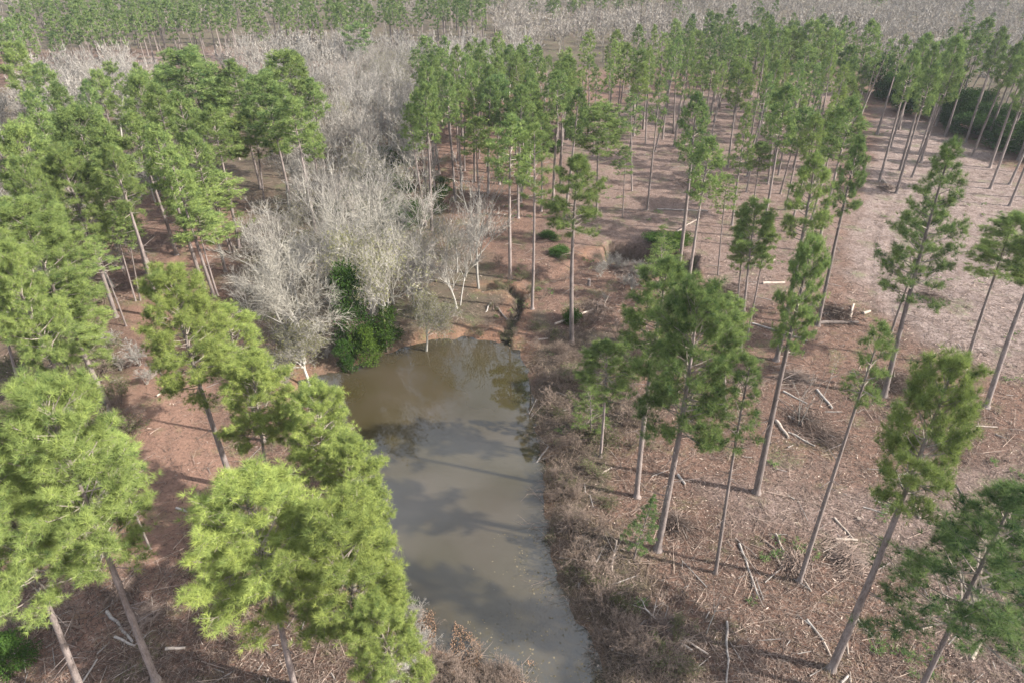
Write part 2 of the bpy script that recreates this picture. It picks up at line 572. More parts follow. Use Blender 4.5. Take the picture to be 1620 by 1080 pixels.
brush = np.maximum(brush, mask([(-900, 105), (380, 74), (560, 110), (840, 110), (1050, 112), (1330, 108), (1480, 170), (2400, 330), (2400, -30), (-900, -30)], 8))
brush = np.where(np.hypot(gx, gy) > 380, 1.0, brush)
pd = np.full(gx.shape, 99.0); pd[nearm] = near_pond_d(gx[nearm], gy[nearm])
gd = np.full(gx.shape, 99.0)
gd[nearm] = np.minimum(seg_dist(gx[nearm], gy[nearm], GULLY_A, False), seg_dist(gx[nearm], gy[nearm], GULLY_B, False) - .6)
clay = sstep(3.0, .6, pd) * (.35 + .65 * (vnoise(gx, gy, 2.4, 31) > .45)) * (gx < 6)
clay = clay * .7
clay = np.maximum(clay, .6 * sstep(2.6, 1.2, gd) * sstep(.3, 1.1, gd))
pitd = np.full(gx.shape, 99.0); pitd[nearm] = sdist(gx[nearm], gy[nearm], PIT)
wald = np.full(gx.shape, 99.0); wald[nearm] = seg_dist(gx[nearm], gy[nearm], PIT_WALL, False)
damp = np.maximum(sstep(.25, -.2, pd), sstep(.9, .4, gd + .6 * (gx > 8)))
for rut in RUTS:
    rdd = np.full(gx.shape, 99.0); rdd[nearm] = np.abs(seg_dist(gx[nearm], gy[nearm], rut, False) - .95)
    damp = np.maximum(damp, .2 * sstep(.6, .1, rdd) * (vnoise(gx, gy, 2.2, 33)))
damp = np.maximum(damp, .75 * sstep(.5, -.2, pitd) * sstep(5, 1.5, wald))
for nm, arr in (('pale', pale), ('trail', trail), ('brush', brush), ('clay', clay), ('damp', damp)):
    a_ = me.attributes.new(nm, 'FLOAT', 'POINT')
    a_.data.foreach_set('value', arr.ravel().astype(np.float32))
ground = mesh_obj('ground', me)
setp(ground, 'reddish brown forest floor of pine straw, chips and bare soil', kind='structure')

# pond water: a sheet cut to a slightly widened pond outline, its edge buried in the bank
px_ = np.array([p[0] for p in POND]); py_ = np.array([p[1] for p in POND])
WX = np.arange(px_.min() - 2, px_.max() + 2, .6); WY = np.arange(py_.min() - 2, py_.max() + 2, .6)
wx, wy = np.meshgrid(WX, WY)
wd = near_pond_d(wx, wy)
keep = (wd < 1.1)
kc = keep[:-1, :-1] & keep[1:, :-1] & keep[:-1, 1:] & keep[1:, 1:]
n_ = len(WX)
ii = (np.arange(len(WY) - 1)[:, None] * n_ + np.arange(n_ - 1)[None])[kc]
F = np.stack([ii, ii + 1, ii + n_ + 1, ii + n_], axis=1)
used, inv = np.unique(F, return_inverse=True)
V = np.stack([wx, wy, np.full(wx.shape, WATER_Z)], axis=-1).reshape(-1, 3)[used]
mb = MB(); mb.add(V, inv.reshape(-1, 4))
me = mb.mesh('pond_water', [M['water']], smooth=True)
sh = sstep(31, 24.5, wy) * .8 + sstep(-2.6, -.2, wd) * .5
a_ = me.attributes.new('shallow', 'FLOAT', 'POINT'); a_.data.foreach_set('value', np.clip(sh.ravel()[used], 0, 1).astype(np.float32))
pond = mesh_obj('pond_water', me)
setp(pond, 'still brown murky pond water reflecting trees and pale sky', kind='structure')

# ------------------------------------------------------------------ pine builder
HN = 21.0
def bend(z, amp, ph):
    z = np.asarray(z, float)
    return np.stack([amp * np.sin(z / HN * 2.6 + ph) - amp * math.sin(ph), amp * .7 * np.cos(z / HN * 2.1 + ph) - amp * .7 * math.cos(ph)], axis=-1)

def make_pine(seed, lod, crown_frac=.42, rad=3.0, profile='oval', nbr=46, dens=1.0, stubs=14, rbase=.21, fork=False):
    rg = np.random.default_rng(seed)
    amp = rg.uniform(.12, .4); ph = rg.uniform(0, 6)
    # trunk
    tb = MB()
    zs = np.linspace(0, HN * .97, {0: 15, 1: 9, 2: 5, 3: 3}[lod])
    if lod < 2:
        zs = np.concatenate([[0, .22, .6], zs[1:]])
    c = bend(zs, amp, ph)
    r = rbase * (1 - zs / HN) ** .75 + .03
    r[0] *= 1.75
    if lod < 2: r[1] *= 1.25
    r *= rg.uniform(.94, 1.06, len(r))
    poly_tube(tb, np.column_stack([c, zs]), r, {0: 10, 1: 7, 2: 4, 3: 3}[lod])
    zb = HN * (1 - crown_frac)
    # dead stubs
    P0, P1 = [], []
    for k in range(stubs if lod < 2 else 0):
        z = rg.uniform(HN * .22, zb + 1.5); a = rg.uniform(0, 6.28); L = rg.uniform(.4, 1.8)
        b = bend(z, amp, ph)
        P0.append([b[0], b[1], z]); P1.append([b[0] + math.cos(a) * L, b[1] + math.sin(a) * L, z + rg.uniform(-.3, .5) * L])
    if P0:
        tubes(tb, P0, P1, .035, .012, 3)
    # crown
    cb = MB()
    tufts, tdir, ttint = [], [], []
    L0, L1, LR0, LR1 = [], [], [], []
    whorl = 0
    nseg = {0: 4, 1: 3, 2: 2, 3: 1}[lod]
    for k in range(nbr):
        u = (k + rg.uniform(-.3, .3)) / nbr
        u = min(max(u, 0), .985)
        z = zb + u * (HN - zb)
        if profile == 'oval':
            R = rad * (math.sin(math.pi * min(1, (.18 + u * .86))) ** .7) * (1 - .25 * u)
        elif profile == 'round':
            R = rad * math.sqrt(max(0, 1 - (max(0, u - .3) / .72) ** 2)) * (.72 + .28 * min(1, u / .3))
        elif profile == 'cone':
            R = rad * (1 - u) ** .75 * (.75 + .25 * min(1, u / .1)) + .2
        else:   # sparse
            R = rad * (.35 + .65 * math.sin(math.pi * min(1, .1 + u * .9))) * (1 - .35 * u)
        R *= rg.uniform(.62, 1.12)
        a = k * 2.39996 + rg.uniform(-.45, .45)
        elev = (-.12 + .95 * u + rg.uniform(-.14, .2)) if profile != 'cone' else (.0 + .75 * u + rg.uniform(-.12, .15))
        b = bend(z, amp, ph)
        p = np.array([b[0], b[1], z - .3])
        d = np.array([math.cos(a) * math.cos(elev), math.sin(a) * math.cos(elev), math.sin(elev)])
        pts = [p]
        for s in range(nseg):
            d = d + np.array([0, 0, .10]) + rg.normal(size=3) * .09
            d /= np.linalg.norm(d)
            pts.append(pts[-1] + d * R / nseg)
        pts = np.array(pts)
        rr = np.linspace(.055 * (1 - .5 * u), .015, nseg + 1)
        L0 += list(pts[:-1]); L1 += list(pts[1:]); LR0 += list(rr[:-1]); LR1 += list(rr[1:])
        # side shoots with tufts
        nsh = max(4, int(R * 4.6 * dens * {0: .88, 1: .95, 2: .8, 3: .6}[lod]))
        btint = rg.uniform(-.12, .12)
        for q in range(nsh):
            v = rg.uniform(.34, 1.0) ** .8
            f = v * nseg; i0 = min(int(f), nseg - 1)
            base = pts[i0] + (pts[i0 + 1] - pts[i0]) * (f - i0)
            ang = rg.choice([-1, 1]) * rg.uniform(.5, 1.15)
            dx, dy = d[0], d[1]
            sd = np.array([dx * math.cos(ang) - dy * math.sin(ang), dx * math.sin(ang) + dy * math.cos(ang), d[2] * .4 + rg.uniform(-.4, .75)])
            sd /= np.linalg.norm(sd) + 1e-9
            SL = rg.uniform(.35, 1.0) * (.55 + .28 * R) * (1.15 - .6 * v)
            tip = base + sd * SL
            if lod == 0:
                L0.append(base); L1.append(tip); LR0.append(.016); LR1.append(.006)
            nt_ = {0: 4, 1: 3, 2: 2, 3: 2}[lod]
            for w in range(nt_):
                x = 1 - w * rg.uniform(.16, .28)
                tp = base + sd * SL * x + rg.normal(size=3) * (.12 if lod == 0 else .20) * np.array([1, 1, .9])
                tufts.append(tp); tdir.append(sd * .7 + np.array([0, 0, .8]) + rg.normal(size=3) * .25)
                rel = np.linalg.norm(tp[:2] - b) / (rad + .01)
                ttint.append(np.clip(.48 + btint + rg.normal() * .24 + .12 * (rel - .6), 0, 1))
        tufts.append(pts[-1]); tdir.append(d + np.array([0, 0, .4])); ttint.append(.7)
    # leader
    b = bend(HN * .97, amp, ph)
    for w in range(6 if lod < 2 else 3):
        tufts.append(np.array([b[0], b[1], HN * .97 - w * .22]) + rg.normal(size=3) * .12); tdir.append(np.array([0, 0, 1.])); ttint.append(.7)
    tubes(cb, L0, L1, LR0, LR1, 3, mat=1)
    tufts = np.array(tufts); tdir = np.array(tdir); ttint = np.array(ttint)
    tdir /= np.linalg.norm(tdir, axis=1, keepdims=True)
    nb, nl, nw = {0: (31, .40, .019), 1: (13, .44, .055), 2: (7, .62, .15), 3: (4, .85, .28)}[lod]
    T = np.repeat(tufts, nb, axis=0); D = np.repeat(tdir, nb, axis=0); TT = np.repeat(ttint, nb)
    dd = rg.normal(size=T.shape); dd /= np.linalg.norm(dd, axis=1, keepdims=True)
    dd = dd + D * .75; dd /= np.linalg.norm(dd, axis=1, keepdims=True)
    ln = nl * rg.uniform(.7, 1.15, size=(len(T), 1))
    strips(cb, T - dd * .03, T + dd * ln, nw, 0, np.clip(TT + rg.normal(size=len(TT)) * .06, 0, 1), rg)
    return tb, cb

PV = {}
def pine_variant(key, seed, lod, **kw):
    tb, cb = make_pine(seed, lod, **kw)
    rad = kw.get('rad', 3.0)
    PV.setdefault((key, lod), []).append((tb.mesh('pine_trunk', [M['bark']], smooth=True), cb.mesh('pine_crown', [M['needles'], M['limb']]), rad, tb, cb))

for s in (1, 2):
    pine_variant('full', s, 0, crown_frac=.46, rad=3.6, profile='round', nbr=84, dens=1.3)
for s in (4, 5):
    pine_variant('mid', s, 0, crown_frac=.36, rad=2.9, profile='oval', nbr=54, dens=1.1, stubs=12)
for s in (6, 7):
    pine_variant('sparse', s, 0, crown_frac=.36, rad=2.1, profile='sparse', nbr=30, dens=.8, stubs=14, rbase=.15)
pine_variant('cone', 8, 0, crown_frac=.56, rad=3.6, profile='cone', nbr=66, dens=.95, stubs=12)
pine_variant('ball', 32, 0, crown_frac=.36, rad=3.0, profile='round', nbr=60, dens=1.25, stubs=10)
pine_variant('ball', 33, 1, crown_frac=.38, rad=3.0, profile='round', nbr=50, dens=1.2)
pine_variant('wisp', 34, 0, crown_frac=.24, rad=1.8, profile='sparse', nbr=20, dens=.8, stubs=10, rbase=.14)
for s in (9, 10):
    pine_variant('sapling', s, 0, crown_frac=.80, rad=3.8, profile='cone', nbr=60, dens=.8, stubs=0, rbase=.2)
for s in (11, 12, 13):
    pine_variant('full', s, 1, crown_frac=.42, rad=3.6, profile='round', nbr=70, dens=1.2)
for s in (14, 15, 16, 17):
    pine_variant('mid', s, 1, crown_frac=.36, rad=2.8, profile='oval', nbr=46, dens=1.1)
for s in (18, 19):
    pine_variant('sparse', s, 1, crown_frac=.34, rad=2.0, profile='sparse', nbr=26, dens=.85, rbase=.15)
pine_variant('cone', 20, 1, crown_frac=.52, rad=2.8, profile='cone', nbr=46, dens=1.0)
pine_variant('sapling', 21, 1, crown_frac=.8, rad=4.0, profile='cone', nbr=44, dens=.8, stubs=0)
for s in (22, 23, 24):
    pine_variant('mid', s, 2, crown_frac=.38, rad=2.8, profile='oval', nbr=30, dens=.9)
pine_variant('full', 25, 2, crown_frac=.46, rad=3.5, profile='round', nbr=38, dens=1.0)
pine_variant('sparse', 26, 2, crown_frac=.34, rad=2.0, profile='sparse', nbr=18, dens=.8)
pine_variant('cone', 27, 2, crown_frac=.5, rad=2.8, profile='cone', nbr=30, dens=.9)
pine_variant('sapling', 28, 2, crown_frac=.8, rad=4.0, profile='cone', nbr=30, dens=.8, stubs=0)

for s in (29, 30, 31):
    pine_variant('mid', s, 3, crown_frac=.46, rad=3.0, profile='oval', nbr=26, dens=.9)
for kk in ('full', 'sparse', 'cone', 'sapling', 'ball', 'wisp'):
    PV[(kk, 3)] = PV[('mid', 3)]
PV[('ball', 2)] = PV[('full', 2)]; PV[('wisp', 1)] = PV[('sparse', 1)]
pine_variant('deep', 35, 2, crown_frac=.50, rad=3.2, profile='oval', nbr=40, dens=.95); PV[('deep', 3)] = PV[('mid', 3)]; PV[('deep', 1)] = PV[('full', 1)]

PINES = []      # records: x, y, z, H, width(m), kind, tone, label, group, lean quaternion
def pine(base=None, top=None, H=None, w=None, kind='mid', tone=.2, label='', group=None):
    if base is not None:
        b = at(base[0], base[1], -.05)
        if top is not None:
            r = ray(*top)
            rh = r[:2]
            t = (b @ rh) / (rh @ rh)
            tp = np.array([r[0] * t, r[1] * t, CAMH + r[2] * t])
            axis_ = Vector((tp[0] - b[0], tp[1] - b[1], tp[2] - gz(*b)))
            Hh = axis_.length
            mx = .16
            k = math.hypot(axis_.x, axis_.y) / max(axis_.z, .1)
            if k > mx:
                axis_ = Vector((axis_.x * mx / k, axis_.y * mx / k, axis_.z)); Hh = axis_.length
            H = Hh if H is None else H
        else:
            axis_ = Vector((random.uniform(-.04, .04), random.uniform(-.04, .04), 1))
    else:
        H = H or 21.0
        b = at(top[0], top[1], H)
        axis_ = Vector((random.uniform(-.02, .02), random.uniform(-.02, .02), 1))
    x, y = float(b[0]), float(b[1])
    dep = depth_of((x, y, H * .78))
    wm = None if w is None else w / FOC * dep
    PINES.append(dict(x=x, y=y, H=H, w=wm, kind=kind, tone=tone, label=label, group=group, ax=axis_.normalized(), dep=dep))

# left side, foreground
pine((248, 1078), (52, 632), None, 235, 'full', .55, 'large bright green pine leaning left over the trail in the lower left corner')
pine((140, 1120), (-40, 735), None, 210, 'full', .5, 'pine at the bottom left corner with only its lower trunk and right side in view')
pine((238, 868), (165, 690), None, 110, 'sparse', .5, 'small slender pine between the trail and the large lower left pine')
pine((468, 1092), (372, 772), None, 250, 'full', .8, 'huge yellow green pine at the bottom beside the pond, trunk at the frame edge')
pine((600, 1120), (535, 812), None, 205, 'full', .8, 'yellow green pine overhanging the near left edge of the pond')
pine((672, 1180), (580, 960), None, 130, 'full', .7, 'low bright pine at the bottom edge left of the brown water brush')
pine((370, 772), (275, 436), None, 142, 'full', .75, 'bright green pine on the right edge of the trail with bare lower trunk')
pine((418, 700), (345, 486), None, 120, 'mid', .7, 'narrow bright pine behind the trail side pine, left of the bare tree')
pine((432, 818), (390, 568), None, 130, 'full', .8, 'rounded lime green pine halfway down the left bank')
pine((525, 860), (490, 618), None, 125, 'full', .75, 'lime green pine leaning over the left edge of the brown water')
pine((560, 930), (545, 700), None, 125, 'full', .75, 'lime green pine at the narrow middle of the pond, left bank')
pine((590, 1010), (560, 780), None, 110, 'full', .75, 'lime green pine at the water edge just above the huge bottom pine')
pine((122, 650), (80, 452), None, 150, 'full', .45, 'dense green pine left of the trail with grey trunk below it')
pine((150, 652), (128, 520), None, 80, 'sparse', .5, 'short sparse pine among pale limbs left of the trail')
pine((36, 632), (-10, 410), None, 110, 'mid', .45, 'pine at the left edge with pale forked stem')
pine(None, (45, 330), 20, 165, 'full', .4, 'broad green pine crown at the left edge above the dense green pine')
pine(None, (8, 395), 20, 110, 'full', .5, 'bright pine crown cut by the left edge below the broad crown')
pine((200, 517), (150, 372), None, 60, 'sparse', .3, 'thin bare stemmed pine at the left side of the trail bend')
pine((215, 477), (170, 330), None, 70, 'sparse', .3, 'tall thin pine beside the trail bend, second of the row')
pine((222, 476), (188, 318), None, 55, 'sparse', .3, 'tall pine leaning right at the trail bend, third of the row')
pine((232, 432), (180, 235), None, 105, 'sparse', .35, 'tall pine with long bare dead limbs above the trail bend')
# left middle
pine((370, 398), (342, 330), 12, 90, 'sapling', .4, 'short bushy pine beside the trail right of the bend')
pine((345, 470), (300, 330), None, 105, 'mid', .4, 'green pine over the trail with thin trunk, left of the bare tree')
pine((330, 440), (270, 278), None, 90, 'mid', .4, 'bright pine above the trail bend with leaning trunk')
pine((365, 400), (325, 270), None, 90, 'mid', .4, 'bushy green pine above the red trail')
pine((418, 318), (398, 178), None, 118, 'full', .55, 'big round bright pine alone above the red trail')
pine((360, 303), (328, 140), None, 75, 'mid', .25, 'pine with dark leaning trunk left of the big round pine')
pine((335, 290), (300, 165), None, 70, 'mid', .3, 'pine with white bare trunk left of the big round pine')
pine(None, (302, 82), 21, 112, 'full', .15, 'wide dark green umbrella shaped pine below the far red clearing')
pine(None, (262, 100), 18, 60, 'mid', .1, 'dark pine tucked against the left of the umbrella shaped pine')
pine(None, (370, 92), 20, 62, 'mid', .2, 'pine just right of the umbrella shaped pine')
pine(None, (425, 121), 20, 95, 'full', .15, 'dark dense pine behind the big round bright pine')
pine(None, (452, 83), 20, 88, 'full', .35, 'rounded light green pine against the grey hardwoods')
pine(None, (490, 120), 17, 46, 'mid', .2, 'small dark pine to the lower right of the rounded light pine')
pine(None, (462, 150), 19, 75, 'mid', .3, 'pine in front of the rounded light green pine')
pine(None, (488, 190), 14, 46, 'mid', .3, 'small pine at the edge of the grey hardwood belt')
pine(None, (210, 117), 20, 72, 'full', .25, 'pine with two tone crown left of the umbrella shaped pine')
pine(None, (240, 128), 20, 62, 'mid', .35, 'pale green pine beside the two tone pine')
pine(None, (280, 140), 20, 60, 'mid', .3, 'pine in front of the umbrella shaped pine')
pine(None, (325, 165), 19, 70, 'mid', .35, 'light pine left of the dark dense pine')
pine(None, (250, 195), 20, 70, 'mid', .35, 'pointed light green pine at the left middle')
pine(None, (212, 172), 19, 70, 'mid', .35, 'pine behind the pointed light green pine')
pine(None, (275, 235), 18, 60, 'mid', .35, 'small pine below the pointed light green pine')
pine(None, (300, 205), 18, 60, 'mid', .3, 'pine in front of the white bare trunk')
pine(None, (108, 172), 20, 92, 'full', .25, 'dark topped spreading pine at the left')
pine(None, (158, 182), 19, 55, 'mid', .3, 'pine just right of the dark topped spreading pine')
pine(None, (50, 140), 20, 58, 'mid', .2, 'tall pine standing among grey hardwoods at the far left')
pine(None, (130, 123), 18, 34, 'mid', .1, 'small dark topped pine in the grey hardwoods')
pine(None, (92, 127), 17, 46, 'mid', .2, 'thin pine between the tall pine and the small dark one')
pine(None, (62, 98), 18, 50, 'mid', .2, 'low dark pine at the left border of the grey hardwoods')
pine(None, (20, 205), 20, 95, 'full', .4, 'green pine at the left edge below the tall far pine')
pine(None, (88, 240), 19, 95, 'full', .4, 'spreading green pine beyond the pale bare tree')
pine(None, (28, 262), 19, 75, 'full', .35, 'pine at the left edge above the pale bare trees')
pine(None, (165, 225), 20, 70, 'mid', .4, 'light pine left of the long bare dead limbs')
# centre
pine((567, 132), (563, 38), None, 50, 'full', .0, 'lone dark pine above the grey hardwoods at top centre')
pine((905, 540), (918, 245), None, 108, 'mid', .4, 'tall pine in the centre with green limbs far down its trunk')
pine((842, 487), (846, 190), None, 75, 'sparse', .3, 'slim tall pine just left of the central pine')
pine((807, 437), (815, 182), None, 85, 'mid', .3, 'tall pine with dark crown left of the slim tall pine')
pine((945, 335), (948, 172), None, 98, 'ball', .3, 'broad rounded pine behind the central pine')
pine((985, 342), (992, 232), None, 42, 'sparse', .2, 'short pine right of the broad rounded pine')
pine((1000, 300), (995, 150), None, 48, 'sparse', .1, 'flat topped dark pine above the short pine')
pine((1024, 332), (1042, 122), None, 38, 'sparse', .2, 'very slender tall pine with narrow crown at right centre')
pine((875, 315), (875, 112), None, 64, 'mid', .2, 'tall pine on a close pair of trunks at upper centre')
pine((885, 268), (898, 85), None, 50, 'mid', .2, 'pine just behind the close pair of trunks')
pine((683, 362), (672, 128), None, 60, 'mid', .25, 'tall pine on the left edge of the centre stand')
pine((674, 355), (650, 165), None, 45, 'sparse', .3, 'thin pine with pale stem at the left edge of the centre stand')
pine((730, 300), (728, 131), None, 58, 'mid', .35, 'pointed pine in the centre stand')
pine((790, 290), (784, 127), None, 62, 'full', .0, 'dark rounded pine in the centre stand')
pine((760, 330), (748, 185), None, 62, 'mid', .5, 'yellowish pine in front of the dark rounded pine')
pine((700, 200), (668, 57), None, 46, 'mid', .1, 'pine among grey hardwoods at upper centre, left one of a pair')
pine((712, 205), (702, 56), None, 30, 'mid', .1, 'narrow pine among grey hardwoods, right one of a pair')
pine((690, 235), (645, 80), None, 45, 'sparse', .1, 'pine leaning left out of the grey hardwoods')
pine((715, 240), (690, 78), None, 46, 'mid', .2, 'pine at the front of the upper centre pair')
# right middle
pine((1007, 785), (1056, 408), None, 135, 'mid', .25, 'pine on the right bank, nearer trunk left of the forked one')
pine((1040, 870), (1100, 462), None, 172, 'full', .2, 'big dark green pine on the right bank with broken stubs on its trunk')
pine((950, 720), (965, 535), None, 105, 'mid', .3, 'lower green pine over the right bank brush')
pine((935, 690), (938, 590), None, 70, 'sapling', .3, 'young pine in the brush at the right bank')
pine((1002, 886), (1030, 785), None, 62, 'sapling', .0, 'dark pine sapling at the foot of the big dark pine')
pine((1147, 657), (1140, 475), None, 90, 'ball', .35, 'pine directly behind the big dark pine')
pine((1132, 905), (1200, 566), None, 92, 'sparse', .15, 'thin pine with dark tufted top right of the big dark pine')
pine((1197, 777), (1288, 388), None, 74, 'ball', .25, 'tall leaning pine crossing the debris with narrow crown')
pine((1265, 918), (1402, 514), None, 74, 'wisp', .25, 'skinny nearly bare pine leaning right with a wispy crown')
pine((1316, 1056), (1514, 576), None, 142, 'ball', .5, 'tall pine leaning right with a pale streaked trunk in the lower right')
pine((1440, 1125), (1604, 768), None, 330, 'cone', -.1, 'big dark pine filling the lower right corner')
pine((1400, 622), (1512, 222), None, 145, 'cone', .15, 'tall pyramid shaped pine at the edge of the pale clearing')
pine((1412, 520), (1480, 320), None, 62, 'sparse', .15, 'thin pine beside the tall pyramid shaped pine')
pine((1528, 580), (1598, 335), None, 125, 'mid', .3, 'pine with forked limbs near the right edge')
pine((1562, 640), (1690, 310), None, 120, 'mid', .3, 'dark trunked pine running off the right edge')
pine((1172, 552), (1196, 325), None, 80, 'ball', .35, 'front stem of the pine clump in the middle of the debris')
pine((1163, 540), (1176, 350), None, 45, 'sparse', .35, 'left stem of the pine clump in the middle of the debris')
pine((1182, 535), (1212, 345), None, 50, 'sparse', .35, 'right stem of the pine clump in the middle of the debris')
pine((1229, 566), (1298, 238), None, 82, 'mid', .45, 'bright topped pine in front of the pale clearing')
pine((1294, 514), (1366, 213), None, 60, 'mid', .1, 'dark topped pine leaning right at the left edge of the clearing')
pine((1292, 400), (1345, 150), None, 70, 'mid', .15, 'tall dense pine at the far left edge of the clearing')
pine((1088, 461), (1124, 215), None, 66, 'mid', .25, 'tall pine with dark trunk right of the earth bank')
pine((1136, 434), (1150, 290), 13, 46, 'sparse', .3, 'low pine beside the tall pine right of the earth bank')
pine((1078, 400), (1105, 142), None, 60, 'mid', .1, 'dark pine behind the earth bank')
pine((1205, 375), (1253, 128), None, 62, 'mid', .15, 'tall pine with ragged dark crown in the thinned stand')
pine((1190, 338), (1202, 223), None, 54, 'mid', .3, 'short light pine in the thinned stand')
pine((1055, 430), (1050, 405), 7, 62, 'sapling', .35, 'bushy young pine right below the earth bank')
pine((1042, 458), (1045, 420), 7, 68, 'sapling', .35, 'bushy young pine in front of the brush filled gully')
for k, (bx, by) in enumerate([(1387, 215), (1408, 235), (1390, 290), (1417, 308), (1442, 282), (1453, 247), (1456, 260), (1423, 272), (1495, 217),
               (1527, 227), (1537, 250), (1567, 297), (1597, 292), (1597, 325), (1565, 267), (1480, 200), (1510, 190), (1350, 200), (1330, 215), (1560, 225), (1610, 255), (1590, 240)]):
    pine((bx, by), None, random.uniform(18.5, 21.5), None, 'mid', .2, 'tall bare stemmed pine in the row at the far side of the pale clearing', 'pines in the row beyond the clearing')

def fill(poly_px, n_try, dmin, maker, pts, z=0.0, seed=3):
    rg = np.random.default_rng(seed)
    poly = gpoly(poly_px, z)
    xs = [p[0] for p in poly]; ys = [p[1] for p in poly]
    got = 0
    X = rg.uniform(min(xs), max(xs), n_try); Y = rg.uniform(min(ys), max(ys), n_try)
    ok = inside(X, Y, poly)
    P = np.array(pts) if pts else np.zeros((0, 2))
    buf = list(P)
    arr = np.zeros((len(buf) + n_try, 2)); arr[:len(buf)] = P if len(buf) else 0
    m = len(buf)
    for x, y in zip(X[ok], Y[ok]):
        if m and (np.hypot(arr[:m, 0] - x, arr[:m, 1] - y).min() < dmin):
            continue
        arr[m] = (x, y); m += 1
        pts.append((x, y)); maker(x, y, rg); got += 1
    return got

pts = [(p['x'], p['y']) for p in PINES]
def pine_maker(label, group, hlo, hhi, kinds, tlo=.0, thi=.4, gate=.0):
    def mk(x, y, rg):
        if near_pond_d(np.array([x]), np.array([y]))[0] < 2: return
        if y > 95 and float(vnoise(x, y, 15, 44)) < gate: return
        PINES.append(dict(x=x, y=y, H=rg.uniform(hlo, hhi) * (1 - .2 * float(sstep(105, 190, y)) * (hhi > 19.5)), w=None, kind=kinds[rg.integers(len(kinds))], tone=rg.uniform(tlo, thi), label=label, group=group,
                          ax=Vector((rg.normal() * .035, rg.normal() * .035, 1)).normalized(), dep=depth_of((x, y, 15))))
    return mk
fill([(852, 345), (862, 230), (905, 190), (1050, 150), (1060, 112), (1320, 112), (1350, 150), (1385, 200), (1330, 240), (1290, 330), (1270, 390), (1210, 365), (1100, 345), (1010, 345)],
     12000, 4.5, pine_maker('slender pine among many in the thinned plantation at upper right', 'pines of the thinned plantation', 14.5, 21, ['mid', 'mid', 'sparse', 'sparse', 'cone', 'ball'], .05, .5, gate=.30), pts, seed=5)
fill([(650, 330), (690, 240), (760, 190), (850, 190), (852, 260), (830, 345), (720, 330)],
     900, 3.9, pine_maker('pine among others in the narrow stand at upper centre', 'pines of the centre stand', 17, 20, ['mid', 'mid', 'sparse'], .1, .4), pts, seed=6)
fill([(1385, 200), (1480, 175), (1630, 200), (1720, 260), (1640, 330), (1580, 240)],
     170, 5.5, pine_maker('pine at the shaded edge of the wood beyond the clearing', 'pines at the shaded wood edge', 17.5, 20.5, ['mid'], 0, .25), pts, seed=8)
fill([(-250, 150), (0, 146), (70, 132), (215, 124), (235, 108), (390, 106), (560, 106), (700, 98), (850, 84), (855, 45), (560, 35), (-250, 38)],
     12000, 5.2, pine_maker('small looking pine in the distant plantation along the top left', 'pines of the distant plantation', 12, 16, ['deep', 'deep', 'mid'], .1, .45, gate=.36), pts, seed=9)
fill([(470, 104), (560, 100), (700, 96), (850, 84), (900, 60), (1060, 45), (1060, 20), (470, 25)],
     4000, 6.0, pine_maker('small distant pine among grey trees at the top middle', 'distant pines at the top middle', 13, 17, ['deep', 'mid'], .1, .4, gate=.42), pts, seed=34)
fill([(1060, 75), (1340, 85), (1640, 150), (1900, 170), (1900, 60), (1300, 20), (1060, 20)],
     3000, 7.0, pine_maker('small distant pine among grey trees at the top right', 'distant pines at the top right', 9, 13, ['deep', 'mid'], .0, .3, gate=.66), pts, seed=35)
fill([(-200, 160), (-200, 110), (60, 108), (75, 150)],
     500, 5.0, pine_maker('pine in the thick stand at the far left top', 'pines at the far left top', 14, 17, ['deep', 'full'], .1, .35), pts, seed=10)
fill([(120, 330), (200, 215), (330, 190), (480, 200), (400, 260), (300, 330), (200, 400)],
     300, 7, pine_maker('pine half hidden in the mixed stand left of the trail bend', 'half hidden pines of the mixed stand', 12, 16, ['mid', 'full'], .2, .45), pts, seed=11)
fill([(-250, 330), (-60, 240), (150, 235), (160, 330), (60, 420), (-100, 480)],
     500, 10.0, pine_maker('pine half hidden behind the crowns along the left edge', 'half hidden pines along the left edge', 16, 19, ['mid', 'full'], .2, .45), pts, seed=12)

